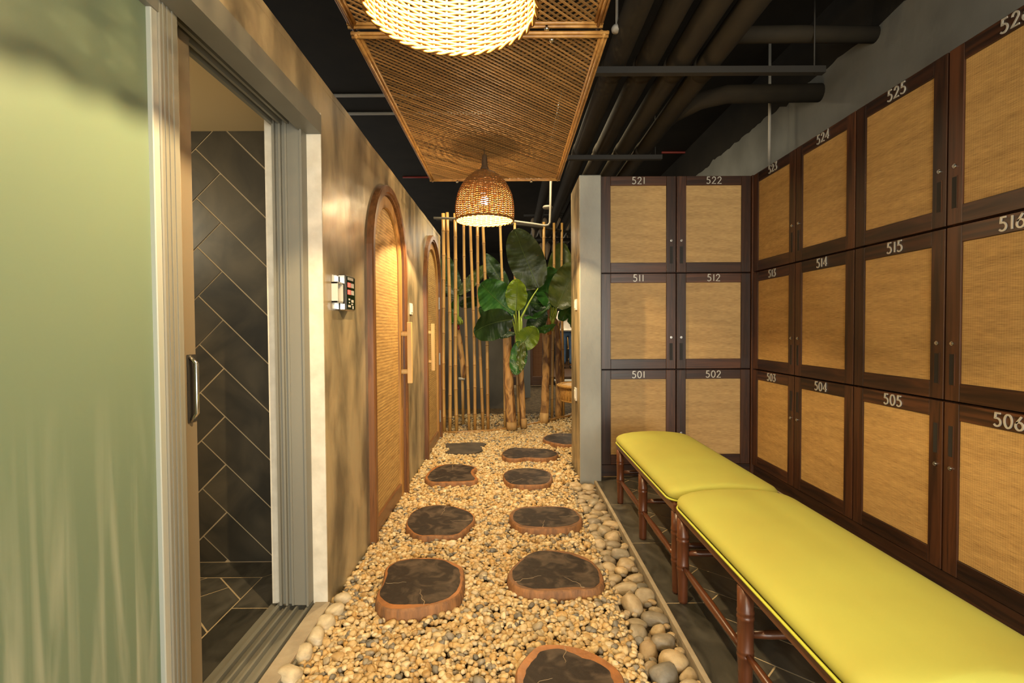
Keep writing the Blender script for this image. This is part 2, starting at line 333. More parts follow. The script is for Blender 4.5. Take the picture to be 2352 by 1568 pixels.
def clip_rect(poly, x0, x1, y0, y1):
    for ax, lim, sg in ((0, x0, 1), (0, x1, -1), (1, y0, 1), (1, y1, -1)):
        out = []
        for i in range(len(poly)):
            a, b = poly[i-1], poly[i]; ia = sg*(a[ax]-lim) >= 0; ib = sg*(b[ax]-lim) >= 0
            if ia != ib:
                t = (lim-a[ax])/(b[ax]-a[ax]); out.append((a[0]+t*(b[0]-a[0]), a[1]+t*(b[1]-a[1])))
            if ib: out.append(b)
        poly = out
        if len(poly) < 3: return []
    return poly
def area(p): return 0.5*abs(sum(p[i-1][0]*p[i][1]-p[i][0]*p[i-1][1] for i in range(len(p))))
def herringbone(x0, x1, y0, y1, w, n, ox, oy, gap):
    """clipped tile outlines of a herringbone running along +y (columns), tile w by n*w"""
    out = []; c = math.sqrt(0.5)
    R = int((max(x1-x0, y1-y0)*2)/w)+8
    for k in range(-R, R):
        for m_ in range(-R//(2*n)-2, R//(2*n)+3):
            for (u0, u1, v0, v1) in ((k+2*n*m_, k+2*n*m_+n, k, k+1), (k-1+2*n*m_, k+2*n*m_, k, k+n)):
                q = [(u0*w+gap, v0*w+gap), (u1*w-gap, v0*w+gap), (u1*w-gap, v1*w-gap), (u0*w+gap, v1*w-gap)]
                q = [((a-b)*c+ox, (a+b)*c+oy) for a, b in q]
                if max(p[0] for p in q) < x0 or min(p[0] for p in q) > x1 or max(p[1] for p in q) < y0 or min(p[1] for p in q) > y1: continue
                q = clip_rect(q, x0, x1, y0, y1)
                if q and area(q) > 2e-4: out.append(q)
    return out

# ================================================================== STRUCTURE
XL = -0.757            # corridor face of the left wall
YJ = 2.08              # far jamb of the shower opening
XR, YF = 1.863, 3.94   # faces of the two locker rows
WTOP = 2.165
HEAD = 1.99

struct(box('floor', -4, 6, -3, 16, -0.16, -0.05, M['earth']))
# ceiling slab, painted black
struct(box('ceiling', -5, 6, -3, 16, 3.45, 3.6, M['black']))

# left wall: rough top edge, arched holes are covered by the doors standing proud; wall from jamb to garden
def ragged_wall(name, y0, y1, z0, z1, xf, xb, m, amp=0.012):
    n = 40; mb = MB(); top = []
    for i in range(n+1):
        y = y0+(y1-y0)*i/n; top.append((y, z1+amp*noise.noise(Vector((y*5, 3, 0)))+0.4*amp*noise.noise(Vector((y*23, 7, 0)))))
    mb.prism([(y0, z0), (y1, z0)]+top[::-1], lambda u, v, h: (h, u, v), xb, xf)
    return struct(mb.build(name, m, fix=True))
def wall_with_arches(name, y0, y1, z0, z1, xf, xb, holes, m):
    """wall slab with arched openings, each hole = (ya, yb, top)"""
    mb = MB()
    def quad(poly): mb.prism(poly, lambda u, v, h: (h, u, v), xb, xf)
    ys = y0
    for ya, yb, top in holes:
        quad([(ys, z0), (ya, z0), (ya, z1), (ys, z1)])
        r = (yb-ya)/2; c = (ya+yb)/2; sp = top-r; K = 20
        for i in range(K):
            a0, a1 = PI-PI*i/K, PI-PI*(i+1)/K
            p0 = (c+r*math.cos(a0), sp+r*math.sin(a0)); p1 = (c+r*math.cos(a1), sp+r*math.sin(a1))
            quad([p0, p1, (p1[0], z1), (p0[0], z1)])
        ys = yb
    K = 24; seg = (y1-ys)/K
    quad([(ys, z0), (y1, z0), (y1, z1), (ys, z1)])
    o = struct(mb.build(name, m))
    bm = bmesh.new(); bm.from_mesh(o.data); bmesh.ops.remove_doubles(bm, verts=bm.verts, dist=1e-5); bmesh.ops.recalc_face_normals(bm, faces=bm.faces); bm.to_mesh(o.data); bm.free()
    return o
DOORS = [(2.72, 3.62, 2.02), (4.48, 5.42, 2.045)]
wl = wall_with_arches('wall_left', YJ, 5.62, -0.06, WTOP-0.02, XL, XL-0.20, [(a+0.03, b-0.03, t-0.03) for a, b, t in DOORS], M['plaster'])
# rough trowelled lip along the wall top
ragged_wall('trim_1', -2.9, 5.62, WTOP-0.03, WTOP, XL+0.001, XL-0.20, M['plaster'])
struct(box('wall_left_header', XL-0.20, XL, -2.9, YJ, HEAD, WTOP-0.02, M['plaster']))
struct(box('wall_left_end', XL-3.0, XL-0.001, 5.50, 5.615, -0.06, WTOP-0.02, M['plaster_grey']))
struct(box('wall_closet_back', XL-1.2, XL-1.1, 2.72, 5.5, -0.06, WTOP-0.02, M['black']))
struct(box('roof_over_rooms', XL-3.0, XL-0.20, -2.9, 5.615, WTOP-0.018, WTOP-0.006, M['black']))

# plastered white return of the opening, aluminium frame and sill
struct(box('trim_2', XL-0.056, XL+0.0015, YJ-0.004, YJ+0.003, 0.03, HEAD+0.03, M['plaster_edge']))
struct(box('trim_3', XL-0.225, XL-0.176, YJ-0.002, YJ+0.10, 0.03, HEAD+0.02, M['plaster_edge']))
df = thing('sliding_door_frame', 'grey aluminium sliding door frame with grooved tracks around the shower opening', 'door frame', (XL-0.11, YJ, 0))
def part(o, p): o.parent = p; o.matrix_parent_inverse = Matrix.Translation(-Vector(p.location)); return o
def profile_x(x0, x1, n):   # stepped aluminium profile: list of (x0,x1,proud)
    w = (x1-x0)/(2*n+1); return [(x0+w*i, x0+w*(i+1), 0.0 if i % 2 else 0.016) for i in range(2*n+1)]
mb = MB()
for a, b, pr in [(XL-0.176, XL-0.166, .018), (XL-0.166, XL-0.150, .004), (XL-0.150, XL-0.142, .018), (XL-0.142, XL-0.126, .004), (XL-0.126, XL-0.118, .018), (XL-0.118, XL-0.058, .014), (XL-0.064, XL-0.056, .026)]:
    mb.box(a, b, YJ-0.03-pr, YJ, 0.045, HEAD)
part(mb.build('jamb', M['alu']), df)
mb = MB()
for a, b, pr in [(XL-0.185, XL-0.170, .03), (XL-0.170, XL-0.150, .006), (XL-0.150, XL-0.140, .03), (XL-0.140, XL-0.118, .006), (XL-0.118, XL-0.108, .03), (XL-0.108, XL-0.070, .006), (XL-0.070, XL+0.004, .055)]:
    mb.box(a, b, -2.9, YJ-0.002, HEAD-pr, HEAD+0.02)
part(mb.build('head_track', M['alu']), df)
mb = MB()
mb.box(XL-0.24, XL+0.02, -2.9, YJ+0.02, -0.04, 0.020, 0.003)
for a, b, h in [(XL-0.195, XL-0.180, .038), (XL-0.150, XL-0.143, .040), (XL-0.112, XL-0.105, .040), (XL-0.068, XL-0.058, .040)]:
    mb.box(a, b, -2.9, YJ, 0.015, h)
part(mb.build('sill_track', M['alu']), df)
part(box('sill_stone', XL-0.050, XL+0.012, -2.9, YJ-0.002, 0.02, 0.036, M['cement_strip'], bev=0.003), df)

# frosted sliding panel in the near track, stacked panel behind it
sp = thing('sliding_door_panel', 'frosted green glass sliding door panel with silver edge, nearest the camera', 'sliding door', (XL-0.09, 1.27, 0.04))
X0 = XL-0.105
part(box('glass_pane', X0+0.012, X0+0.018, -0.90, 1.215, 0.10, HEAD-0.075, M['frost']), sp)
mb = MB(); mb.box(X0, X0+0.034, 1.235, 1.305, 0.042, HEAD-0.035, 0.003)
for q in (1.247, 1.262, 1.280): mb.box(X0+0.034, X0+0.0365, q, q+0.006, 0.045, HEAD-0.04)
part(mb.build('stile', M['alu']), sp)
part(box('glazing_bead', X0+0.004, X0+0.030, 1.213, 1.236, 0.08, HEAD-0.06, M['alu_light'], bev=0.002), sp)
part(box('top_rail', X0, X0+0.034, -0.90, 1.235, HEAD-0.085, HEAD-0.035, M['alu']), sp)
part(box('bottom_rail', X0, X0+0.034, -0.90, 1.235, 0.042, 0.10, M['alu']), sp)
part(box('rear_stile', X0, X0+0.034, -0.96, -0.90, 0.042, HEAD-0.035, M['alu']), sp)
sp2 = thing('sliding_door_panel', 'brown-edged second sliding door leaf with a chrome pull, tucked behind the frosted one', 'sliding door', (XL-0.14, 1.38, 0.04))
X1 = XL-0.148
mb = MB(); mb.box(X1, X1+0.030, 1.375, 1.428, 0.042, HEAD-0.035, 0.003)
part(mb.build('stile', M['alu_brown']), sp2)
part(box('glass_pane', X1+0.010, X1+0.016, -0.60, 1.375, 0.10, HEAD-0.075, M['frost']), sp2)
part(box('bottom_rail', X1, X1+0.030, -0.60, 1.375, 0.042, 0.10, M['alu_brown']), sp2)
part(box('top_rail', X1, X1+0.030, -0.60, 1.375, HEAD-0.085, HEAD-0.035, M['alu_brown']), sp2)
part(box('pull_recess', X1+0.030, X1+0.033, 1.384, 1.424, 0.90, 1.085, M['dark_slot'], bev=0.001), sp2)
part(MB().tube([(X1+0.032, 1.395, 0.905), (X1+0.050, 1.395, 0.925), (X1+0.050, 1.395, 1.06), (X1+0.032, 1.395, 1.08)], 0.006, 8).build('chrome_pull', M['chrome'], smooth=True), sp2)

# shower room: herringbone wall, tiled floor, cream ceiling
YT = 2.52
ws = struct(box('wall_shower', XL-1.9, XL-0.18, YT, YT+0.1, -0.05, 2.3, M['grout']))
SW = 0.168
for i, poly in enumerate(herringbone(XL-1.3, XL-0.18, 0.005, 2.118, SW, 3, -1.764, 0.133, 0.0034)):
    t = MB().prism(poly, lambda u, v, h: (u, h, v), YT-0.0035, YT+0.001).build('tile', M['slate'], fix=True); t.parent = ws
struct(box('wall_shower_side', XL-2.0, XL-1.9, -2.9, YT+0.1, -0.05, 2.3, M['plaster_grey']))
struct(box('ceiling_shower', XL-2.0, XL-0.19, -2.9, YT+0.1, 2.118, 2.144, M['cream']))
fs = struct(box('floor_shower', XL-2.0, XL-0.235, -2.9, YT+0.05, -0.05, 0.0010, M['grout']))
G = 0.0034
def ftile(poly, z1, parent, m=None): 
    o = MB().prism(poly, lambda u, v, h: (u, v, h), z1-0.004, z1).build('tile', m or M['slate_floor'], fix=True); o.parent = parent; return o
FB = 0.155
xi, yi = XL-0.245, YT-0.006            # border band with a mitred corner
for a, b in ((xi-FB-0.02, xi-0.75), (xi-0.75, xi-1.4)):
    ftile([(b+G, yi-FB+G), (a+(0 if a < xi-0.5 else 0.02)-G, yi-FB+G), ((xi-G) if a > xi-0.5 else a-G, yi), (b+G, yi)], 0.002, fs)
yb = yi
for j, ln in enumerate((0.42, 0.6, 0.6, 0.6)):
    top = [(xi-FB-0.002, yb-FB), (xi, yb-0.012)] if j == 0 else [(xi-FB, yb-G), (xi, yb-G)]
    ftile([(xi-FB, yb-ln+G), (xi, yb-ln+G)]+top[::-1], 0.002, fs); yb -= ln
for poly in herringbone(xi-1.2, xi-FB-2*G, 0.9, yi-FB-G, 0.168, 3, xi-0.62, 1.2, 0.0034): ftile(poly, 0.002, fs)

# right wall: grey cement below, black paint above with a ragged edge
XW = 2.30
struct(box('wall_right', XW, XW+0.15, -2.9, 16, -0.06, 3.45, M['plaster_grey']))
mb = MB(); n = 300; y0, y1 = -1.0, 15.5; pts = []
for i in range(n+1):
    y = y0+(y1-y0)*i/n
    pts.append((y, 3.02+0.045*noise.noise(Vector((y*2.2, 1, 0)))+0.035*noise.noise(Vector((y*9, 5, 0)))+0.012*noise.noise(Vector((y*40, 2, 0)))))
mb.prism(pts+[(y1, 3.45), (y0, 3.45)], lambda u, v, h: (h, u, v), XW-0.004, XW-0.0005)
struct(mb.build('wall_right_black_paint', M['black'], fix=True))
struct(box('wall_locker_back', 0.70, XW, YF+0.46, YF+0.52, -0.05, 2.285, M['plaster_grey']))
# cement stub wall closing the locker bay
stub = struct(MB().box(0.520, 0.683, 3.83, 4.36, -0.05, 2.29, 0.006).build('wall_stub', M['stub']))
stub.data.materials.append(M['plaster'])      # the face towards the path has the tan finish of the left wall
for p_ in stub.data.polygons:
    if p_.center.x < 0.5215 and p_.normal.x < -0.9 or p_.center.x < 0.5215 and p_.normal.x > 0.9: p_.material_index = 1
struct(box('wall_behind_lockers', 1.42, XW, YF+0.52, 6.3, -0.05, 2.1, M['plaster']))

# locker bay floor: kerb line, border tiles, herringbone field
XK = 0.640
fl = struct(box('floor_locker_bay', XK, XW, -2.5, YF+0.4, -0.05, -0.0004, M['grout']))
struct(box('trim_4', XK-0.014, XK+0.004, -2.5, 3.84, -0.05, 0.004, M['cement_strip'], bev=0.002))
yb = 3.93
for ln in (0.62, 0.60, 0.60, 0.60, 0.60, 0.6):
    ftile([(XK+0.006, yb-ln+G), (XK+0.175, yb-ln+G), (XK+0.175, yb-G), (XK+0.006, yb-G)], 0.001, fl); yb -= ln
for poly in herringbone(XK+0.181, XR-0.002, 0.6, YF-0.004, 0.168, 3, 1.25, 0.4, 0.0034): ftile(poly, 0.001, fl)

# cobble channel and its left cement edge
XC = 0.445
struct(box('trim_5', XC-0.045, XC, -1.0, 3.80, -0.05, -0.004, M['cement_strip'], bev=0.003))

# ================================================================== LOCKERS
DIG = {  # stroke digits on a 0.62 x 1 cell
 '0': [[(0.31+0.29*math.cos(a), 0.5+0.5*math.sin(a)) for a in np.linspace(0, 2*PI, 25)]],
 '1': [[(0.17, 1.0), (0.17, 0.0)]],
 '2': [[(0.31+0.24*math.cos(a), 0.74+0.26*math.sin(a)) for a in np.linspace(PI*1.0, -0.25*PI, 14)] + [(0.05, 0.0), (0.62, 0.0)]],
 '3': [[(0.06, 1.0), (0.52, 1.0), (0.26, 0.60)] + [(0.26+0.30*math.cos(a), 0.30+0.30*math.sin(a)) for a in np.linspace(PI*0.5, -PI*0.85, 14)]],
 '4': [[(0.46, 0.0), (0.46, 1.0), (0.02, 0.28), (0.62, 0.28)]],
 '5': [[(0.54, 1.0), (0.16, 1.0), (0.11, 0.56)] + [(0.27+0.29*math.cos(a), 0.31+0.31*math.sin(a)) for a in np.linspace(PI*0.62, -PI*0.80, 14)]],
 '6': [[(0.46, 1.0)] + [(0.31+0.28*math.cos(a), 0.29+0.29*math.sin(a)) for a in np.linspace(PI*0.80, -PI*1.20, 22)]],
}
def digits_mesh(txt, h, wd, fn):
    """raised metal figures; fn(u, v, d) maps in-plane offsets to world"""
    mb = MB(); adv = {'1': 0.50}; tot = sum(adv.get(c, 0.84) for c in txt)-0.16; x = -tot/2
    for c in txt:
        for st in DIG[c]:
            p = [Vector((x+a, b-0.5)) * h for a, b in st]; n = len(p); Lf = []; Rt = []
            for i in range(n):
                t = (p[min(i+1, n-1)]-p[max(i-1, 0)]); 
                if t.length < 1e-9: t = Vector((1, 0))
                t.normalize(); nn = Vector((-t.y, t.x))
                if 0 < i < n-1:
                    a = (p[i]-p[i-1]).normalized(); cs = max(0.45, abs(a.dot(t)))
                else: cs = 1
                Lf.append(p[i]+nn*wd/2/cs); Rt.append(p[i]-nn*wd/2/cs)
            V = []; F = []
            for i in range(n):
                for q, d in ((Lf[i], 0), (Rt[i], 0), (Lf[i], 1), (Rt[i], 1)): V.append(fn(q.x, q.y, d*0.004))
            for i in range(n-1):
                a = 4*i; b = a+4
                F += [(a+2, a+3, b+3, b+2), (a, a+2, b+2, b), (a+1, b+1, b+3, a+3), (a, b, b+1, a+1)]
            F += [(0, 1, 3, 2), (4*n-4, 4*n-2, 4*n-1, 4*n-3)]
            mb.add(V, F)
        x += adv.get(c, 0.84)
    return mb

ROWZ = [(0.092, 0.828), (0.832, 1.570), (1.574, 2.312)]
def make_locker(num, face, u0, u1, z0, z1, lock_side, slot_below, label):
    """face 'far': door looks towards -y at YF, u = x.  face 'side': door looks towards -x at XR, u = y (bigger = farther)."""
    far = face == 'far'
    P = (lambda u, z, d: (u, YF-d, z)) if far else (lambda u, z, d: (XR-d, u, z))      # d = outwards from the door face
    cx = (u0+u1)/2
    loc = Vector(P(cx, z0, -0.22))
    lk = thing('locker', label, 'locker', loc, 'numbered lockers')
    def pbox(name, a0, a1, b0, b1, d0, d1, m, parent, bev=0.0):
        p, q = P(a0, b0, d0), P(a1, b1, d1)
        mb = MB().box(min(p[0], q[0])-loc.x, max(p[0], q[0])-loc.x, min(p[1], q[1])-loc.y, max(p[1], q[1])-loc.y, b0-loc.z, b1-loc.z, bev)
        return mb.build(name, m, parent)
    H = 'dark_x' if far else 'dark_y'
    pbox('carcass', u0+0.001, u1-0.001, z0+0.001, z1-0.001, -0.43, -0.024, M['dark_z'], lk)
    st, rt, rb = 0.074, 0.072, 0.078
    g = 0.0025
    door = pbox('door', u0+g+0.01, u1-g-0.01, z0+g+0.01, z1-g-0.01, -0.022, -0.012, M['dark_z'], lk)
    pbox('stile', u0+g, u0+st, z0+g, z1-g, -0.02, 0.0, M['dark_z'], door, 0.0018)
    pbox('stile', u1-st, u1-g, z0+g, z1-g, -0.02, 0.0, M['dark_z'], door, 0.0018)
    pbox('rail', u0+st+0.0006, u1-st-0.0006, z1-rt, z1-g, -0.02, -0.0006, M[H], door, 0.0018)
    pbox('rail', u0+st+0.0006, u1-st-0.0006, z0+g, z0+rb, -0.02, -0.0006, M[H], door, 0.0018)
    pbox('woven_panel', u0+st+0.001, u1-st-0.001, z0+rb+0.001, z1-rt-0.001, -0.013, -0.007, M['raffia_x' if far else 'raffia_y'], door)
    # beaded edge of the panel
    uS = (u1-st/2) if lock_side > 0 else (u0+st/2)
    zl = z0+0.245 if slot_below else z0+0.49
    if not slot_below: zl = z0+0.455
    zs = (zl-0.175, zl-0.045) if slot_below else (zl+0.05, zl+0.18)
    zl += 0.0
    mb = MB()
    for k in range(2):
        r = (0.0095, 0.006)[k]; d0 = (0.0, 0.003)[k]; d1 = (0.0035, 0.008)[k]; seg = 10
        ring0 = [P(uS+r*math.cos(2*PI*i/seg), zl+r*math.sin(2*PI*i/seg), d0) for i in range(seg)]
        ring1 = [P(uS+r*math.cos(2*PI*i/seg), zl+r*math.sin(2*PI*i/seg), d1) for i in range(seg)]
        V = [Vector(v)-loc for v in ring0+ring1]
        mb.add(V, [tuple(range(seg, 2*seg))]+[(i, (i+1) % seg, (i+1) % seg+seg, i+seg) for i in range(seg)])
    mb.build('lock', M['chrome'], door, fix=True)
    pbox('handle_recess', uS-0.012, uS+0.012, zs[0], zs[1], -0.004, 0.0008, M['dark_slot'], door)
    pbox('recess_lip', uS-0.015, uS-0.012, zs[0]-0.003, zs[1]+0.003, -0.003, 0.0025, M['dark_z'], door)
    ctr = (cx, z1-rt/2)
    sgn = 1 if far else -1
    mbd = digits_mesh(num, 0.050, 0.0066, lambda u, v, d: Vector(P(ctr[0]+sgn*u, ctr[1]+v, d))-loc)
    mbd.build('number', M['number'], door, fix=True)
    return lk
for r in range(3):
    for c, (a, b) in enumerate(((0.700, 1.276), (1.280, 1.852))):
        num = '5%d%d' % (r, c+1)
        make_locker(num, 'far', a, b, *ROWZ[r], 1 if c == 0 else -1, True, '%s %s locker of the end wall, dark wood with raffia door, number %s' % (('bottom', 'middle', 'top')[r], ('left', 'right')[c], num))
for r in range(3):
    for c in range(4):
        b = YF-0.012-0.580*c; a = b-0.577
        num = '5%d%d' % (r, c+3)
        make_locker(num, 'side', a, b, *ROWZ[r], -1 if c % 2 == 0 else 1, r > 0, 'right wall locker number %s, %s row, %s' % (num, ('bottom', 'middle', 'top')[r], ('column in the corner', 'second column from the corner', 'third column from the corner', 'column nearest the camera')[c]))
tag(box('locker_plinth', 0.700, 1.865, YF+0.012, YF+0.40, 0.0, 0.090, M['dark_x'], bev=0.002), 'dark wood plinth under the end wall lockers', 'plinth')
tag(box('locker_plinth', XR+0.012, XR+0.40, 1.60, YF-0.01, 0.0, 0.090, M['dark_y'], bev=0.002), 'dark wood plinth running under the right wall lockers', 'plinth')
tag(box('corner_post', XR-0.008, XR+0.05, YF-0.010, YF+0.05, 0.0, 2.312, M['dark_z'], bev=0.002), 'dark wood corner post where the two locker rows meet', 'post')

# ================================================================== LEFT WALL DOORS
def arch_path(ya, yb, top, z0=-0.03, K=40):
    r = (yb-ya)/2; c = (ya+yb)/2; sp_ = top-r
    p = [(ya, z0), (ya, z0+0.5), (ya, sp_)]
    p += [(c+r*math.cos(a), sp_+r*math.sin(a)) for a in np.linspace(PI, 0, K+1)[1:-1]]
    return p+[(yb, sp_), (yb, z0+0.5), (yb, z0)]
def arch_sweep(ya, yb, top, prof, z0=-0.03):
    """prof: closed list of (inset from outer arch, x)"""
    mb = MB(); n = len(prof); V = []; K = None
    for ins, x in prof:
        path = arch_path(ya+ins, yb-ins, top-ins, z0); K = len(path)
        V.append([(x, y, z) for y, z in path])
    VV = [V[j][i] for i in range(K) for j in range(n)]
    F = [(i*n+j, i*n+(j+1) % n, (i+1)*n+(j+1) % n, (i+1)*n+j) for i in range(K-1) for j in range(n)]
    F += [tuple(range(n)), tuple((K-1)*n+j for j in range(n))[::-1]]
    return mb.add(VV, F)
def arched_door(ya, yb, top, hinge_far, label, z0=-0.03):
    d = thing('arched_door', label, 'door', (XL, (ya+yb)/2, 0), 'arched cane doors')
    casing = arch_sweep(ya, yb, top, [(0, XL-0.01), (0, XL+0.030), (0.006, XL+0.036), (0.040, XL+0.036), (0.046, XL+0.026), (0.058, XL+0.026), (0.058, XL-0.10), (0.030, XL-0.10)]).build('casing', M['teak_z'], fix=True, smooth=False)
    part(casing, d)
    i0 = 0.062
    leaf = part(arch_sweep(ya+i0, yb-i0, top-i0, [(0, XL-0.045), (0, XL+0.010), (0.066, XL+0.010), (0.074, XL+0.002), (0.074, XL-0.045)], 0.0).build('leaf_frame', M['honey_z'], fix=True), d)
    part(box('bottom_rail', XL-0.044, XL+0.0095, ya+i0+0.074, yb-i0-0.074, 0.005, 0.095, M['teak_y'], bev=0.002), d)
    pa, pb, pt = ya+i0+0.070, yb-i0-0.070, top-i0-0.070
    poly = arch_path(pa, pb, pt, 0.09)
    part(MB().prism(poly, lambda u, v, h: (h, u, v), XL-0.012, XL-0.006).build('cane_panel', M['cane'], fix=True), d)
    hy = (yb-i0-0.036) if not hinge_far else (ya+i0+0.036)
    h = part(MB().box(XL+0.050, XL+0.082, hy-0.016, hy+0.016, 0.78, 1.20, 0.003).build('pull_handle', M['pale_z']), d)
    for z in (0.86, 1.12):
        s = MB().tube([(XL+0.006, hy, z), (XL+0.052, hy, z)], 0.017, 12).build('standoff', M['pale_z'], smooth=False)
        s.parent = h
    gy = (ya+i0-0.002) if not hinge_far else (yb-i0+0.002)
    for z in (0.24, 0.84, 1.42):
        hg = MB()
        for k in range(3): hg.tube([(XL+0.018, gy, z+0.042*k-0.062), (XL+0.018, gy, z+0.042*k-0.022)], 0.008, 10)
        hg.box(XL+0.009, XL+0.013, gy-0.004, gy+0.026, z-0.062, z+0.062)
        part(hg.build('hinge', M['steel']), d)
arched_door(*DOORS[0], False, 'arched wood and cane door nearest the wall control panel')
arched_door(*DOORS[1], True, 'arched wood and cane door next to the bamboo screen')

# wall control and switches
cp = thing('wall_control', 'black and chrome wall control panel with two red displays', 'control panel', (XL, 2.30, 1.20))
cy0, cy1, cz0, cz1 = 2.262, 2.395, 1.235, 1.395
part(box('housing', XL-0.002, XL+0.034, cy0, cy1, cz0, cz1, M['chrome'], bev=0.005), cp)
face = part(box('face_plate', XL+0.033, XL+0.0365, cy0+0.006, cy1-0.006, cz0+0.008, cz1-0.008, M['panel_black'], bev=0.001), cp)
for z in (1.350, 1.318):
    part(box('red_display', XL+0.036, XL+0.0378, cy0+0.020, cy0+0.060, z-0.010, z+0.010, M['led']), cp)
    part(box('button', XL+0.036, XL+0.0375, cy0+0.072, cy0+0.108, z-0.010, z+0.010, M['glyph']), cp)
for (a, b, z, h) in ((0.022, 0.100, 1.378, 0.006), (0.030, 0.052, 1.286, 0.004), (0.070, 0.100, 1.280, 0.006), (0.070, 0.092, 1.266, 0.003), (0.024, 0.060, 1.256, 0.005), (0.085, 0.100, 1.252, 0.007), (0.034, 0.048, 1.272, 0.003)):
    part(box('printed_mark', XL+0.036, XL+0.0374, cy0+a, cy0+b, z-h, z+h, M['glyph']), cp)
br = thing('clear_bracket', 'small clear plastic bracket on the wall beside the control panel', 'bracket', (XL, 2.20, 1.26))
mb = MB()
mb.box(XL-0.001, XL+0.028, 2.176, 2.186, 1.265, 1.355, 0.002); mb.box(XL-0.001, XL+0.028, 2.240, 2.250, 1.265, 1.355, 0.002)
mb.box(XL-0.001, XL+0.028, 2.176, 2.250, 1.345, 1.355, 0.002); mb.box(XL-0.001, XL+0.028, 2.176, 2.250, 1.265, 1.275, 0.002)
part(mb.build('frame', M['clear']), br)
part(box('back_plate', XL-0.001, XL+0.006, 2.19, 2.252, 1.24, 1.385, M['clear'], bev=0.001), br)
def switch(x, y, z, w, h, side, label):
    s = thing('wall_switch', label, 'switch', (x, y, z))
    if side == 'x+':
        part(box('plate', x-0.001, x+0.010, y-w/2, y+w/2, z-h/2, z+h/2, M['white'], bev=0.002), s); part(box('rocker', x+0.009, x+0.015, y-w/4, y+w/4, z-h/3, z+h/3, M['white'], bev=0.002), s)
    else:
        part(box('plate', x-0.010, x+0.001, y-w/2, y+w/2, z-h/2, z+h/2, M['white'], bev=0.002), s); part(box('rocker', x-0.015, x-0.009, y-w/4, y+w/4, z-h/3, z+h/3, M['white'], bev=0.002), s)
switch(XL, 3.90, 1.305, 0.080, 0.085, 'x+', 'small white switch on the cement wall between the arched doors')
switch(0.520, 4.02, 1.335, 0.085, 0.085, 'x-', 'white switch high on the side of the cement stub wall')
switch(0.520, 4.05, 0.63, 0.085, 0.10, 'x-', 'white socket low on the side of the cement stub wall')

# ================================================================== BENCHES
def leg_mesh(H, r=0.0235):
    prof = [(r*0.80, 0), (r*0.84, 0.01), (r*0.92, 0.10), (r*1.0, 0.135), (r*1.08, 0.140), (r*1.08, 0.147), (r*0.95, 0.150), (r*1.08, 0.155), (r*1.08, 0.162), (r*1.0, 0.166),
            (r*1.02, 0.255), (r*1.10, 0.258), (r*1.10, 0.266), (r*0.97, 0.270), (r*1.10, 0.275), (r*1.10, 0.283), (r*1.02, 0.287), (r*1.06, H)]
    return MB().lathe(prof, 16)
def make_bench(yc, label):
    b = thing('bench', label, 'bench', (0.93, yc, 0.001), 'padded benches in front of the lockers')
    Lh, W0, W1, H = 0.60, -0.235, 0.225, 0.400      # half length, front x, back x (local)
    me = None
    for sx in (W0+0.022, W1-0.022):
        for sy in (-Lh+0.03, 0.0, Lh-0.03):
            if me is None:
                o = leg_mesh(H-0.044).build('leg', M['mahog_z'], b, True); me = o.data
            else: o = mobj('leg', None, None, None, b, data=me)
            o.location = (sx, sy, 0)
    for x in (W0, W1-0.040): MB().box(x, x+0.040, -Lh, Lh, H-0.045, H, 0.008).build('side_rail', M['mahog_y'], b)
    for y in (-Lh, Lh-0.036): MB().box(W0+0.041, W1-0.041, y, y+0.036, H-0.045, H, 0.006).build('end_rail', M['mahog_x'], b)
    for x in (W0+0.022, W1-0.022):
        for y0, y1 in ((-Lh+0.05, -0.02), (0.02, Lh-0.05)):
            MB().tube([(x, y0, 0.150), (x, y0+0.06, 0.150), (x, (y0+y1)/2, 0.150), (x, y1-0.06, 0.150), (x, y1, 0.150)], [0.009, 0.012, 0.016, 0.012, 0.009], 10).build('stretcher', M['mahog_y'], b, True)
    for y in (-Lh+0.03, 0.0, Lh-0.03):
        for z in ((0.205,) if y else (0.205,)):
            MB().tube([(W0+0.04, y, z), (W0+0.10, y, z), (W1-0.10, y, z), (W1-0.04, y, z)], [0.010, 0.014, 0.014, 0.010], 10).build('cross_stretcher', M['mahog_x'], b, True)
    # cushion: rounded, domed slab
    def outline(e, k=9, rc=0.075):
        p = []; a0, a1, b0, b1 = W0-e, W1+e, -Lh+0.003-e*0.2, Lh-0.003+e*0.2
        for cx_, cy_, s in ((a1-rc, b1-rc, 0), (a0+rc, b1-rc, 1), (a0+rc, b0+rc, 2), (a1-rc, b0+rc, 3)):
            for i in range(k): a = PI/2*(s+i/(k-1)); p.append((cx_+rc*math.cos(a), cy_+rc*math.sin(a)))
        return p
    rings = []
    def ring(e, z): rings.append([(x, y, z) for x, y in outline(e)])
    ring(-0.004, H+0.001); ring(0.006, H+0.008); ring(0.014, H+0.022); ring(0.012, H+0.036); ring(0.002, H+0.048); ring(-0.020, H+0.058); ring(-0.055, H+0.066); ring(-0.10, H+0.072); ring(-0.15, H+0.076)
    n = len(rings[0]); V = [p for r_ in rings for p in r_]; F = [tuple(range(n))[::-1]]
    for i in range(len(rings)-1): F += [(i*n+j, i*n+(j+1) % n, (i+1)*n+(j+1) % n, (i+1)*n+j) for j in range(n)]
    F.append(tuple((len(rings)-1)*n+j for j in range(n)))
    c = MB().add(V, F).build('cushion', M['cushion'], b, True)
    pp = outline(0.013); pp.append(pp[0])
    MB().tube([(x, y, H+0.006) for x, y in pp], 0.0045, 6, False).build('piping', M['piping'], c, True)
    return b
make_bench(2.765, 'lime green padded bench with turned wooden legs, farther from the camera')
make_bench(1.548, 'lime green padded bench with turned wooden legs, nearest the camera')

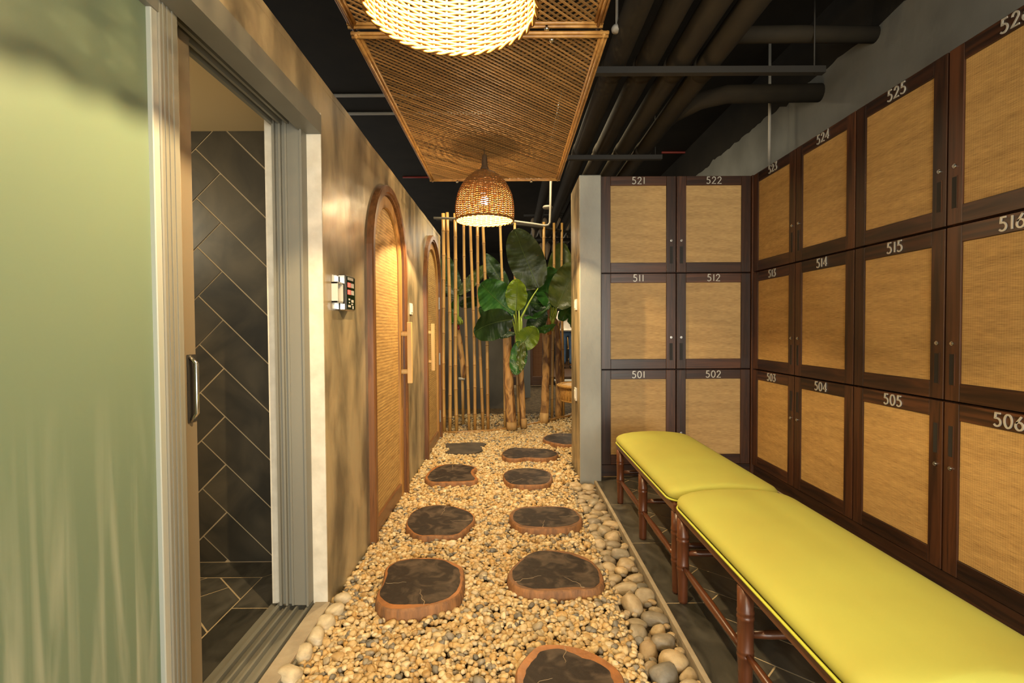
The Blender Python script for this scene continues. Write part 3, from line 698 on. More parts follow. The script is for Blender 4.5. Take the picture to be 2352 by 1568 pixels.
# ================================================================== STEPPING SLICES
Z3 = lambda pts: [(784+a/3, 1046+b/3) for a, b in pts]
Z5 = lambda pts: [(960+a/5.8725, 850+b/5.8725) for a, b in pts]
SLICES = [
 (Z3([(1200,1500),(1215,1450),(1270,1380),(1350,1300),(1480,1295),(1620,1315),(1750,1360),(1850,1420),(1930,1490),(1962,1570),(1930,1690),(1750,1760),(1500,1770),(1300,1730),(1210,1640)]), .075, 0.040, 'wood stepping slice with broad orange rim, cut off by the bottom photo edge'),
 (Z3([(1150,800),(1200,740),(1290,670),(1380,648),(1500,650),(1620,670),(1730,720),(1790,790),(1810,850),(1800,890),(1750,920),(1620,925),(1500,930),(1350,935),(1230,915),(1170,880),(1145,840)]), .050, 0.040, 'wide oval wood stepping slice in the right hand row, second nearest the camera'),
 (Z3([(300,770),(350,740),(420,710),(560,700),(700,705),(790,740),(845,770),(845,850),(830,930),(780,985),(640,1030),(470,1055),(370,1060),(290,1050),(240,1000),(240,950),(280,890),(295,840)]), .050, 0.048, 'thick wood stepping slice with scuffed dark top, nearest in the left hand row'),
 (Z3([(1155,420),(1170,380),(1230,352),(1400,345),(1530,348),(1610,370),(1650,410),(1665,450),(1630,480),(1550,500),(1400,505),(1250,500),(1190,470)]), .050, 0.038, 'oval wood stepping slice with a brown rim, third nearest in the right hand row'),
 (Z3([(450,450),(470,400),(520,365),(620,338),(740,340),(830,360),(900,390),(925,430),(900,470),(860,500),(830,540),(760,555),(650,550),(560,558),(500,545),(460,510),(445,480)]), .025, 0.028, 'wavy edged flat wood stepping slice beside the first arched door'),
 (Z3([(1110,130),(1140,100),(1230,85),(1330,85),(1430,105),(1455,135),(1450,180),(1400,200),(1280,205),(1180,200),(1130,175)]), .032, 0.036, 'rounded dark wood stepping slice in the right row, level with the stub wall'),
 (Z3([(570,150),(600,110),(640,75),(720,55),(850,60),(945,80),(910,105),(915,130),(945,155),(935,175),(850,180),(720,185),(640,185),(590,175)]), .045, 0.034, 'notched wood stepping slice with bright orange rim in the left row'),
 (Z5([(1130,1110),(1180,1070),(1280,1040),(1400,1045),(1600,1055),(1780,1060),(1880,1100),(1895,1130),(1860,1160),(1750,1185),(1600,1190),(1450,1170),(1350,1195),(1200,1190),(1140,1160)]), .030, 0.036, 'long kidney shaped wood stepping slice, second farthest in the right row'),
 (Z5([(1680,910),(1720,880),(1830,850),(1950,848),(2090,852),(2200,870),(2250,920),(2200,980),(2090,1000),(1950,1000),(1800,975),(1700,945)]), .034, 0.036, 'dark wood stepping slice partly hidden behind the stub wall'),
]
slice_polys = []
def inset(poly, d):
    n = len(poly); out = []
    c = (sum(p[0] for p in poly)/n, sum(p[1] for p in poly)/n)
    for i in range(n):
        p0, p1, p2 = Vector(poly[i-1]), Vector(poly[i]), Vector(poly[(i+1) % n])
        t = (p2-p0).normalized(); nn = Vector((-t.y, t.x))
        if nn.dot(Vector(c)-p1) < 0: nn = -nn
        out.append(tuple(p1+nn*d))
    return out
def smooth_poly(poly, it=2):
    for _ in range(it):
        q = []
        for i in range(len(poly)):
            a, b = poly[i-1], poly[i]
            q += [(0.75*a[0]+0.25*b[0], 0.75*a[1]+0.25*b[1]), (0.25*a[0]+0.75*b[0], 0.25*a[1]+0.75*b[1])]
        poly = q
    return poly
def log_slice(pix, rim, zt, label, k):
    P = [at_z(a, b, zt) for a, b in pix]; cx = sum(p.x for p in P)/len(P); cy = sum(p.y for p in P)/len(P)
    poly = smooth_poly([(p.x-cx, p.y-cy) for p in P], 2)
    a = sum(poly[i-1][0]*poly[i][1]-poly[i][0]*poly[i-1][1] for i in range(len(poly)))
    if a < 0: poly = poly[::-1]
    s = thing('log_slice', label, 'stepping slice', (cx, cy, -0.03), 'wooden stepping slices in the gravel')
    n = len(poly); z0, z1 = 0.0, zt+0.03
    big = inset(poly, -0.006)
    lv = [(big, z0), (big, z0+0.02), (inset(poly, -0.003), z1-0.012), (poly, z1-0.004), (inset(poly, 0.005), z1)]
    V = [(x, y, z) for p, z in lv for x, y in p]; F = [tuple(range(n))[::-1]]
    for i in range(len(lv)-1): F += [(i*n+j, i*n+(j+1) % n, (i+1)*n+(j+1) % n, (i+1)*n+j) for j in range(n)]
    MB().add(V, F).build('bark_side', M['bark'], s, True)
    MB().prism(inset(poly, 0.0045), lambda u, v, h: (u, v, h), z1-0.02, z1).build('sapwood_rim', M['sap' if k in (0, 2, 4, 6) else 'sap_brown'], s)
    hp = []
    R = random.Random(k*7+3)
    lo_r, hi_r = inset(poly, rim*0.18), inset(poly, rim*0.72)
    for (xa, ya), (xb, yb) in zip(lo_r, hi_r):
        q = 0.5+0.9*noise.noise(Vector((xa*6, ya*6, k*3.3)))+0.25*noise.noise(Vector((xa*24, ya*24, k))); q = min(1, max(0, q)); hp.append((xa+(xb-xa)*q, ya+(yb-ya)*q))
    MB().prism(hp, lambda u, v, h: (u, v, h), z1-0.01, z1+0.0012).build('heartwood', M['heart'], s)
    # radial drying cracks
    mb = MB(); a0 = R.uniform(0, 6.28)
    for c in range(2):
        ang = a0+c*R.uniform(1.4, 2.4); i = min(range(n), key=lambda j: abs(math.atan2(math.sin(math.atan2(poly[j][1], poly[j][0])-ang), math.cos(math.atan2(poly[j][1], poly[j][0])-ang))))
        ex, ey = poly[i][0]*0.93, poly[i][1]*0.93; K = 6; q = []
        for t in range(K+1):
            f = 0.35+0.65*t/K; q.append((ex*f+R.uniform(-.006, .006), ey*f+R.uniform(-.006, .006)))
        nx, ny = -ey, ex; l = math.hypot(nx, ny); nx, ny = nx/l, ny/l
        ou = [(x+nx*w, y+ny*w) for (x, y), w in zip(q, np.linspace(0.0003, 0.0013, K+1))]+[(x-nx*w, y-ny*w) for (x, y), w in list(zip(q, np.linspace(0.0003, 0.0013, K+1)))[::-1]]
        MB().prism(ou, lambda u, v, h: (u, v, h), z1-0.004, z1+0.0018).build('crack', M['crack'], s, fix=True)
    slice_polys.append([(x+cx, y+cy) for x, y in inset(poly, -0.004)])
for k, a in enumerate(SLICES): log_slice(*a, k)
# flat slate step, half buried
pix = Z5([(370,990),(480,985),(590,985),(750,970),(930,985),(900,1010),(850,1050),(880,1080),(800,1110),(650,1135),(500,1130),(350,1115),(440,1070),(380,1030)])
P = [at_z(a, b, 0.012) for a, b in pix]; poly = smooth_poly([(p.x, p.y) for p in P], 1)
tag(MB().prism(poly, lambda u, v, h: (u, v, h), -0.03, 0.014).build('slate_step', M['slate_step'], fix=True), 'flat dark slate step sunk in the gravel at the far end of the left row', 'stepping stone')
slice_polys.append(poly)

# ================================================================== GRAVEL AND STONES
def in_poly(x, y, poly):
    c = False; j = len(poly)-1
    for i in range(len(poly)):
        if (poly[i][1] > y) != (poly[j][1] > y) and x < (poly[j][0]-poly[i][0])*(y-poly[i][1])/(poly[j][1]-poly[i][1])+poly[i][0]: c = not c
        j = i
    return c
boxes = [(min(p[0] for p in q), max(p[0] for p in q), min(p[1] for p in q), max(p[1] for p in q), q) for q in slice_polys]
def blocked(x, y):
    for a, b, c, d, q in boxes:
        if a < x < b and c < y < d and in_poly(x, y, q): return True
    return False
def ico(sub):
    bm = bmesh.new(); bmesh.ops.create_icosphere(bm, subdivisions=sub, radius=1.0)
    v = np.array([q.co[:] for q in bm.verts]); f = np.array([[w.index for w in p.verts] for p in bm.faces]); bm.free(); return v, f
IV, IF = ico(2)
# rounded river pebble shapes
SHAPES = []
for k in range(10):
    w = IV.copy()
    off = Vector((k*7.3, k*3.1, k*1.7))
    d = np.array([1+0.26*noise.noise(Vector(p)*1.05+off)+0.07*noise.noise(Vector(p)*2.4+off) for p in w])
    w = np.sign(w)*np.abs(w)**0.88*d[:, None]; SHAPES.append(w)
def rot_mats(n):
    a = rng.uniform(0, 2*PI, n); tx = rng.normal(0, 0.28, n); ty = rng.normal(0, 0.28, n)
    R = np.zeros((n, 3, 3))
    for i in range(n):
        R[i] = np.array(Matrix.Rotation(a[i], 3, 'Z') @ Matrix.Rotation(tx[i], 3, 'X') @ Matrix.Rotation(ty[i], 3, 'Y'))
    return R
peb = []      # x, y, z, sx, sy, sz
S = 0.0166
yv = 0.9; row = 0
while yv < 6.9:
    s = S if yv < 3.2 else S*1.12
    x = XL+0.012+(0.5*s if row % 2 else 0)
    xr_lim = XC-0.02 if yv < 3.8 else (0.515 if yv < 4.38 else 1.25)
    while x < xr_lim:
        jx, jy = x+rng.normal(0, 0.3*s), yv+rng.normal(0, 0.3*s)
        r = 0.0104*math.exp(rng.normal(0, 0.24))*(1.0 if yv < 3.2 else 1.1)
        if jx > XL+0.006 and not blocked(jx, jy) and not (jx > XC-0.07 and rng.random() < 0.35) and not (yv > 5.95+0.55*max(0, jx) and rng.random() < 0.62):
            peb.append((jx, jy, rng.uniform(-0.012, 0.006), r*rng.uniform(1.05, 1.5), r, r*rng.uniform(0.55, 0.85)))
        x += s
    yv += s*0.866; row += 1
# a few scattered on the cement strip
for _ in range(260):
    yy = rng.uniform(1.2, 3.75); r = rng.uniform(0.006, 0.011)
    peb.append((rng.uniform(XC-0.05, XC+0.005), yy, 0.002, r*1.3, r, r*0.8))
peb = np.array(peb)
# the pebbles that show largest in the photo become things of their own
vis = []
for i, p in enumerate(peb):
    u, v = project(p[:3])
    if 20 < u < 2330 and 20 < v < 1555 and p[1] < 2.05: vis.append((p[3]*p[4]/(p[1]**2), i))
vis.sort(reverse=True); single = [i for _, i in vis[:300]]
sset = set(single)
pm = []
for w in SHAPES[:6]:
    me = bpy.data.meshes.new('pebble'); me.from_pydata(w.tolist(), [], IF.tolist()); me.materials.append(M['pebble']); me.polygons.foreach_set('use_smooth', [True]*len(me.polygons)); pm.append(me)
RM = rot_mats(len(peb))
for k, i in enumerate(single):
    o = bpy.data.objects.new('pebble', pm[k % 6]); COL.objects.link(o)
    o.location = peb[i, :3]; o.scale = peb[i, 3:6]; o.rotation_euler = Matrix(RM[i].tolist()).to_euler()
    tag(o, 'small smooth pebble of the gravel path in its front part', 'pebble', 'loose pebbles of the gravel path')
rest = np.array([i for i in range(len(peb)) if i not in sset])
def mass(name, idx, label, iv, shapes, m):
    nv = len(shapes[0]); which = rng.integers(0, len(shapes), len(idx))
    SH = np.array(shapes)[which]                          # n, nv, 3
    V = SH*peb[idx][:, None, 3:6]; V = np.einsum('nij,nvj->nvi', RM[idx], V)+peb[idx][:, None, :3]
    F = (iv[None]+(np.arange(len(idx))*nv)[:, None, None]).reshape(-1, 3)
    me = bpy.data.meshes.new(name); me.vertices.add(V.shape[0]*nv); me.vertices.foreach_set('co', V.astype(np.float32).ravel())
    me.loops.add(F.size); me.loops.foreach_set('vertex_index', F.astype(np.int32).ravel())
    me.polygons.add(len(F)); me.polygons.foreach_set('loop_start', np.arange(0, F.size, 3, dtype=np.int32)); 
    me.polygons.foreach_set('use_smooth', np.ones(len(F), dtype=bool))
    me.update(calc_edges=True); me.materials.append(m)
    o = bpy.data.objects.new(name, me); COL.objects.link(o)
    return tag(o, label, 'gravel', None, 'stuff')
near = rest[peb[rest, 1] < 3.0]; far_ = rest[peb[rest, 1] >= 3.0]
SH1 = []
IV1, IF1 = ico(1)
for k in range(8):
    off = Vector((k*5.3, k*2.1, k*3.7)); SH1.append(IV1*np.array([1.12+0.28*noise.noise(Vector(p)*1.1+off) for p in IV1])[:, None])
mass('gravel', near, 'tan and cream river gravel around the nearer stepping slices', IF, SHAPES, M['gravel'])
mass('gravel', far_, 'tan river gravel at the far end of the path and under the screen', IF1 if False else IF, SHAPES, M['gravel'])

# rounded river stones in the channel by the bench
IV3, IF3 = ico(3)
sm = []
for k in range(8):
    off = Vector((k*4.3, k*9.1, k*2.7)); w = IV3.copy()
    d = np.array([1+0.30*noise.noise(Vector(p)*0.9+off)+0.05*noise.noise(Vector(p)*2.2+off) for p in w])
    w = np.sign(w)*np.abs(w)**0.80*d[:, None]
    me = bpy.data.meshes.new('river_stone'); me.from_pydata(w.tolist(), [], IF3.tolist()); me.materials.append(M['stone']); me.polygons.foreach_set('use_smooth', [True]*len(me.polygons)); sm.append(me)
placed = []
for r0, r1, tries in ((0.034, 0.050, 1400), (0.022, 0.034, 3000), (0.013, 0.020, 5000)):
    for _ in range(tries):
        r = rng.uniform(r0, r1); x = rng.uniform(XC+0.62*r, XK-0.020-r*0.75); y = rng.uniform(1.25, 3.78)
        if all((x-a)**2+(y-b)**2 > (0.90*(r+c))**2 for a, b, c in placed): placed.append((x, y, r))
        if len(placed) > 288: break
for k, (x, y, r) in enumerate(placed):
    o = bpy.data.objects.new('river_stone', sm[k % 8]); COL.objects.link(o)
    el = rng.uniform(1.0, 1.32); fl_ = rng.uniform(0.52, 0.72)
    o.scale = (r*el*0.94, r/el*1.05, r*fl_); o.rotation_euler = (rng.normal(0, 0.18), rng.normal(0, 0.18), rng.uniform(0, PI))
    o.location = (x, y, -0.038+r*fl_*0.80+(0.016 if r < 0.02 else 0.0))
    tag(o, 'smooth rounded river stone in the border channel beside the benches', 'stone', 'river stones in the border channel')
names = ['farthest', 'second farthest', 'third farthest', 'third nearest', 'second nearest', 'nearest']
SILL = [(783, 1372, 0.032), (764, 1400, 0.034), (744, 1428, 0.036), (722, 1460, 0.036), (694, 1496, 0.038), (660, 1548, 0.042)]
for k, (a, b, r) in enumerate(SILL):
    p = at_z(a, b, 0.02)
    me = sm[(k*3) % 8].copy(); me.materials.clear(); me.materials.append(M['stone_pale'])
    o = bpy.data.objects.new('cobble', me); COL.objects.link(o); o.location = (p.x+0.006, p.y, 0.012); o.scale = (r*1.15, r*0.86, r*0.75); o.rotation_euler = (0.1, -0.1, 0.5+0.4*k)
    tag(o, 'pale rounded cobble along the shower sill, %s from the camera' % names[k] if 'n' != names[k] else '', 'cobble', 'pale cobbles along the shower sill')

# ================================================================== CEILING: LATTICE PANELS
ZP = 2.405
slat_me = bpy.data.meshes.new('slat')
_m = MB().box(-0.5, 0.5, -0.5, 0.5, -0.5, 0.5); slat_me.from_pydata(_m.v, [], _m.f); slat_me.materials.append(M['bamboo'])
def lattice_panel(x0, x1, y0, y1, z, label, pitch=0.034):
    p = thing('lattice_panel', label, 'ceiling panel', ((x0+x1)/2, (y0+y1)/2, z), 'hanging bamboo lattice panels')
    cx, cy = (x0+x1)/2, (y0+y1)/2
    for sgn, zz in ((1, -0.0035), (-1, 0.0035)):
        N_ = int((x1-x0+y1-y0)/(pitch*math.sqrt(2)))+2
        for i in range(-N_, N_):
            c0 = i*pitch*math.sqrt(2)+random.uniform(-.003, .003)
            # line: (y-cy) = sgn*(x-cx)+c0, clipped
            xs = sorted([x0, x1]); pts = []
            lo_ = max(x0-cx, min((y0-cy-c0)*sgn, (y1-cy-c0)*sgn)); hi_ = min(x1-cx, max((y0-cy-c0)*sgn, (y1-cy-c0)*sgn))
            if hi_-lo_ < 0.02: continue
            ln = (hi_-lo_)*math.sqrt(2); mx_ = (lo_+hi_)/2
            o = bpy.data.objects.new('slat', slat_me); COL.objects.link(o); o.parent = p
            o.location = (mx_, sgn*mx_+c0, zz); o.rotation_euler = (random.uniform(-.05, .05), 0, sgn*PI/4+random.uniform(-.006, .006))
            o.scale = (ln, random.uniform(0.0068, 0.0088), 0.005)
    for a, b in (((x0, y0), (x1, y0)), ((x0, y1), (x1, y1)), ((x0, y0), (x0, y1)), ((x1, y0), (x1, y1))):
        d = Vector((b[0]-a[0], b[1]-a[1], 0)).normalized(); s_ = Vector((d.y, -d.x, 0))
        for q, zz in ((0.0, -0.012), (0.014, -0.006), (-0.012, -0.004)):
            A = Vector((a[0]-cx, a[1]-cy, zz))+s_*q-d*0.02; B = Vector((b[0]-cx, b[1]-cy, zz))+s_*q+d*0.02
            K = 9; MB().tube([A+(B-A)*t/K for t in range(K+1)], [0.0078+random.uniform(-.0006, .0006) for _ in range(K+1)], 8).build('rail', M['bamboo_frame'], p, True)
    for yy in (y0+0.005, y1-0.005):
        for xx in (x0+(x1-x0)*0.20, x0+(x1-x0)*0.79):
            h = MB(); h.lathe([(0.004, -0.034), (0.011, -0.030), (0.012, -0.022), (0.006, -0.018), (0.006, -0.005)], 10, (xx-cx, yy-cy, 0)); h.build('hanging_bolt', M['chrome'], p, True)
            MB().tube([(xx-cx, yy-cy, 0.0), (xx-cx, yy-cy, 3.45-z)], 0.0016, 5).build('hanging_wire', M['channel'], p)
    return p
lattice_panel(-0.645, 0.405, 2.21, 4.32, ZP, 'hanging bamboo lattice panel above the farther wicker lamp', 0.0240)
lattice_panel(-0.655, 0.378, 0.06, 2.19, ZP+0.03, 'hanging bamboo lattice panel above the nearer wicker lamp', 0.0265)

# ================================================================== WICKER PENDANTS
PROF = [(0.196, 0.0), (0.200, 0.03), (0.200, 0.08), (0.194, 0.13), (0.182, 0.18), (0.164, 0.22), (0.140, 0.26), (0.108, 0.295), (0.072, 0.322), (0.040, 0.338), (0.024, 0.345)]
def prof_at(s):       # s in 0..1 along arc
    d = [0.0]
    for (a, b), (c, e) in zip(PROF, PROF[1:]): d.append(d[-1]+math.hypot(c-a, e-b))
    q = s*d[-1]
    for i in range(len(PROF)-1):
        if q <= d[i+1] or i == len(PROF)-2:
            t = (q-d[i])/(d[i+1]-d[i]); return PROF[i][0]+(PROF[i+1][0]-PROF[i][0])*t, PROF[i][1]+(PROF[i+1][1]-PROF[i][1])*t
NST = 36
def pendant_meshes():
    out = []
    # stakes
    st = []
    for k in range(NST):
        a = 2*PI*k/NST; pts = []
        for i in range(15):
            r, z = prof_at(i/14*0.99); r += 0.0015; pts.append((r*math.cos(a), r*math.sin(a), z))
        st.append(MB().tube(pts, 0.0034, 5))
    wv = []; NW = 56; rr = random.Random(4)
    for j in range(NW):
        s = 0.012+0.94*j/NW; r, z = prof_at(s); pts = []; seg = NST*4
        for i in range(seg+1):
            a = 2*PI*i/seg; w = 0.0036*math.cos(NST/2*a+(PI if j % 2 else 0)); jz = 0.0012*noise.noise(Vector((math.cos(a)*3, math.sin(a)*3, j)))
            pts.append(((r+w)*math.cos(a), (r+w)*math.sin(a), z+jz))
        wv.append(MB().tube(pts, 0.0033*(1.0 if s < 0.85 else 0.8), 5, False))
    return st, wv
STK, WVS = pendant_meshes()
cache = {}
def pendant(x, y, zr, ztop, label):
    p = thing('pendant_lamp', label, 'lamp', (x, y, zr), 'wicker dome pendant lamps')
    if not cache:
        cache['st'] = [mb.build('stake', M['stake'], p, True) for mb in STK]; cache['wv'] = [mb.build('weaver', M['wicker'], p, True) for mb in WVS]
    else:
        for o in cache['st']: mobj('stake', None, None, None, p, data=o.data)
        for o in cache['wv']: mobj('weaver', None, None, None, p, data=o.data)
    K = NST*2; rim = MB()
    for ph in (0, PI):
        rim.tube([((0.197+0.004*math.cos(18*a+ph))*math.cos(a), (0.197+0.004*math.cos(18*a+ph))*math.sin(a), -0.002+0.004*math.sin(18*a+ph)) for a in np.linspace(0, 2*PI, 145)], 0.0042, 5, False)
    rim.build('braided_rim', M['wicker'], p, True)
    MB().lathe([(0.030, 0.335), (0.032, 0.35), (0.021, 0.37), (0.019, 0.42), (0.016, 0.445), (0.008, 0.45)], 14).build('sleeve', M['sleeve'], p, True)
    MB().tube([(0, 0, 0.44), (0, 0, ztop-zr)], 0.003, 6).build('cord', M['sleeve'], p, True)
    MB().lathe([(0.018, 0.165), (0.020, 0.175), (0.020, 0.225), (0.006, 0.235), (0.004, 0.35)], 12).build('lamp_holder', M['sleeve'], p, True)
    b = MB().lathe([(0.006, 0.103), (0.020, 0.109), (0.029, 0.123), (0.030, 0.133), (0.025, 0.148), (0.017, 0.161), (0.013, 0.169)], 16).build('bulb', M['bulb'], p, True)
    l = lamp('pendant_light', 'POINT', (x, y, zr+0.087), PENDANT_W, WARM, 0.013)
    return p
pendant(-0.170, 3.56, 1.902, 3.45, 'far wicker dome pendant lamp with a lit bulb, above the stepping slices')
pendant(-0.130, 1.195, 1.890, 3.45, 'near wicker dome pendant lamp glowing at the top edge of the photo')

# ================================================================== CEILING SERVICES
ordn = ['beside the lattice panels', 'first right of the lattice panels', 'second right of the lattice panels', 'third right of the lattice panels', 'fourth right of the lattice panels']
for k, (x, r, z) in enumerate(((0.47, 0.07, 2.95), (0.675, 0.071, 2.835), (0.875, 0.071, 2.835), (1.075, 0.071, 2.835), (1.270, 0.071, 2.835))):
    d = thing('service_pipe', 'dark painted ceiling pipe, ' + ordn[k], 'pipe', (x, 2.0, z), 'dark ceiling pipes')
    part(tube('pipe_run', [(x, -1.5, z), (x, 3.4, z), (x, 9.8, z)], r, M['pipe'], seg=20), d)
    for y in (3.36, 4.90): part(tube('coupling', [(x, y-0.05, z), (x, y+0.05, z)], r+0.006, M['pipe'], seg=20), d)
for y, x0, x1, lb in ((3.20, 0.42, 1.95, 'dark steel channel under the ceiling pipes, nearer one'), (4.80, 0.40, 1.42, 'dark steel channel under the ceiling pipes, farther one')):
    c = thing('strut_channel', lb, 'channel', (x0, y, 2.72), 'channels under the pipes')
    mb = MB(); mb.box(x0, x1, y-0.022, y+0.022, 2.715, 2.719); mb.box(x0, x1, y-0.022, y-0.018, 2.719, 2.755); mb.box(x0, x1, y+0.018, y+0.022, 2.719, 2.755)
    part(mb.build('channel_body', M['channel']), c)
    for xx in (x0+0.06, x1-0.06): part(tube('threaded_rod', [(xx, y, 2.715), (xx, y, 3.45)], 0.005, M['channel']), c)
# bend from the outer pipe running off to the right wall
tag(tube('branch_pipe', [(1.28, 4.35, 2.86), (1.33, 4.12, 2.86), (1.45, 3.92, 2.87), (1.62, 3.84, 2.88), (2.30, 3.82, 2.88)], 0.065, M['pipe'], seg=16), 'dark branch pipe curving from the pipes to the right wall', 'pipe')
for y, z, lb in ((2.75, 3.02, 'dark crossing pipe above the right wall lockers, nearer the camera'), (3.25, 2.98, 'dark crossing pipe above the right wall lockers, behind the nearer one')):
    tag(tube('cross_pipe', [(1.35, y, z), (1.8, y, z+0.005), (2.30, y, z)], 0.05, M['pipe'], seg=14), lb, 'pipe')
tag(tube('white_conduit', [(2.12, 4.20, 2.20), (2.12, 4.20, 3.45)], 0.0115, M['white_pvc'], seg=10), 'vertical white conduit dropping behind the corner locker tops', 'conduit')
tag(tube('white_conduit', [(-2.6, 5.06, 3.435), (-1.2, 5.06, 3.435), (-0.2, 5.06, 3.435)], 0.016, M['white_pvc'], seg=10), 'horizontal white conduit above the left wall, nearer of two', 'conduit')
tag(tube('white_conduit', [(-2.6, 5.48, 3.435), (-1.2, 5.48, 3.435), (-0.2, 5.48, 3.435)], 0.016, M['white_pvc'], seg=10), 'horizontal white conduit above the left wall, farther of two', 'conduit')
def pend_sprinkler(px, py, Y):
    p = at_y(px, py, Y); d = thing('smoke_detector', 'small pale ceiling sensor hanging on a stalk beside the dark pipes', 'sensor', p)
    MB().lathe([(0.008, -0.02), (0.028, -0.016), (0.032, 0.0), (0.026, 0.014), (0.008, 0.02)], 14).build('sensor_head', M['white_pvc'], d, True)
    MB().tube([(0, 0, 0.015), (0, 0, 3.45-p.z)], 0.008, 8).build('stalk', M['white_pvc'], d, True)
pend_sprinkler(1417, 66, 2.9)
for (a, b, Y, lb) in (((1520, 350), (1660, 350), 6.0, 'thin red pipe in the dark ceiling right of the pipes'), ((925, 407), (1010, 407), 7.0, 'thin red pipe in the dark ceiling left of the wicker lamp')):
    tag(tube('red_pipe', [at_z(*a, 3.437), at_z(*b, 3.437)], 0.014, M['red_pipe'], seg=8), lb, 'pipe')

# ================================================================== BAMBOO SCREEN
def curve_y(px):     # the screen bends away to the right
    xs = [1016, 1060, 1120, 1180, 1250, 1320, 1360]; ys = [5.66, 5.68, 5.74, 5.90, 6.30, 6.78, 7.1]
    return float(np.interp(px, xs, ys))
scr = thing('bamboo_screen', 'curved screen of upright bamboo poles at the end of the path', 'screen', (0, 5.7, 0))
POLES = [(1016.5, 1020.5, 490, 0.0215), (1028.6, 1034.6, 488, 0.0185), (1043.5, 1049.5, 490, 0.0200), (1065, 1076, 494, 0.0160), (1081, 1092, 498, 0.0170), (1095.5, 1108, 500, 0.0175), (1109.6, 1122.7, 502, 0.0180),
         (1150, 1161, 507, 0.0155), (1181, 1191, 510, 0.0165), (1250, 1252, 510, 0.0185), (1272, 1269, 512, 0.0175), (1291, 1293, 512, 0.0165)]
for k, (xt, xb, yt, r) in enumerate(POLES):
    Y = curve_y(xb); top = at_y(xt, yt, Y); bot = at_y(xb, 985, Y); bot.z = -0.01
    n = 14; mb = MB(); nd = MB(); nodes = []
    t = 0.06+0.05*random.random()
    while t < 1: nodes.append(t); t += random.uniform(0.10, 0.14)
    ts = sorted(set([0, 1]+[q+e for q in nodes for e in (-0.008, -0.003, 0.003, 0.008) if 0 < q+e < 1]))
    pts = []; rs = []
    ph = random.uniform(0, 6)
    for q in ts:
        w = Vector((0.008*math.sin(q*5+ph), 0, 0)); pts.append(bot+(top-bot)*q+w)
        near_n = min(abs(q-e) for e in nodes); rs.append(r*(1.09 if near_n < 0.0035 else 0.985)*(1.04-0.10*q))
    pole = part(mb.tube(pts, rs, 12).build('pole', M['pole'], smooth=True), scr)
    for q in nodes:
        if q >= 0.985: continue
        c = bot+(top-bot)*q+Vector((0.008*math.sin(q*5+ph), 0, 0)); dd = (top-bot).normalized()
        nn = MB().tube([c-dd*0.0036, c+dd*0.0036], r*1.10*(1.04-0.10*q), 12).build('node_ring', M['node'], smooth=True); nn.parent = pole
rail_top = [at_y(px, py, curve_y(px)+0.035) for px, py in ((1002, 503), (1040, 507), (1100, 510), (1150, 513), (1200, 517), (1250, 524), (1290, 530), (1330, 537))]
part(MB().tube(rail_top, 0.018, 8).build('top_rail', M['channel'], smooth=True), scr)
rail_bot = []
for px in (1016, 1060, 1120, 1180, 1250, 1320, 1345):
    p = at_y(px, 980, curve_y(px)-0.03); p.z = 0.010; rail_bot.append(p)
part(MB().tube(rail_bot, [0.012, 0.014, 0.015, 0.016, 0.019, 0.022, 0.022], 10).build('bottom_rail', M['bamboo_frame'], smooth=True), scr)
cw = [at_y(px, py, 5.55) for px, py in ((996, 500.5), (1100, 503), (1180, 508), (1225, 514), (1250, 518), (1259, 517), (1263, 511), (1264, 480), (1265, 412))]
tag(MB().tube(cw, 0.0125, 10).build('white_conduit', M['dull_pvc'], smooth=True), 'pale conduit along the top of the bamboo screen turning up towards the ceiling', 'conduit')
ss = at_y(1258, 476, 5.6)
d = thing('conduit_bracket', 'small pale sensor head beside the rising conduit', 'sensor', ss)
MB().lathe([(0.010, -0.02), (0.052, -0.012), (0.056, 0.002), (0.048, 0.014), (0.010, 0.02)], 14).build('sensor_head', M['dull_pvc'], d, True)
MB().tube([(0.02, 0, 0.01), (0.045, 0, 0.30)], 0.006, 6).build('stalk', M['white_pvc'], d, True)

# ================================================================== BANANA PLANTS
def trunk(parent, pts, rads, foot=None, name='trunk'):
    P = [at_y(*p) for p in pts]; n = 10; PP = []; RR = []
    for i in range(len(P)-1):
        for t in range(4):
            f = t/4; PP.append(P[i].lerp(P[i+1], f)); RR.append(rads[i]+(rads[i+1]-rads[i])*f)
    PP.append(P[-1]); RR.append(rads[-1])
    mb = MB().tube(PP, RR, 14); V = []
    for v in mb.v:
        q = noise.noise(Vector(v)*9)*0.006+noise.noise(Vector(v)*28)*0.003
        V.append((v[0]+q, v[1]+q*0.5, v[2]))
    mb.v = V
    o = part(mb.build(name, M['trunk'], smooth=True), parent)
    # loose sheath flaps
    for k in range(2):
        i = len(PP)//3*(k+1); c = PP[min(i, len(PP)-1)]; r = RR[min(i, len(RR)-1)]; a = random.uniform(3.4, 5.9)
        d = Vector((math.cos(a), math.sin(a), 0)); s_ = Vector((-d.y, d.x, 0)); q = []
        for t in range(5):
            f = t/4; q.append([c+d*(r*0.9+0.020*f*f)+Vector((0, 0, -0.05+0.16*f))+s_*w*(0.6*r)*(1-0.8*f) for w in (-1, 0, 1)])
        VV = [p for row_ in q for p in row_]; FF = [(3*i_+j, 3*i_+j+1, 3*i_+j+4, 3*i_+j+3) for i_ in range(4) for j in range(2)]
        VV2 = VV+[p-d*0.003 for p in VV]; m_ = len(VV); FF2 = FF+[tuple(x+m_ for x in f[::-1]) for f in FF]
        part(MB().add(VV2, FF2).build('sheath_flap', M['trunk'], smooth=True), parent)
    if foot:
        b = at_y(*foot[0]); t_ = at_y(*foot[1])
        part(MB().tube([b, b.lerp(t_, 0.5), t_], [foot[2], foot[2]*1.02, foot[2]*0.98], 16).build('cut_foot', M['stump'], smooth=True), parent)
    return o
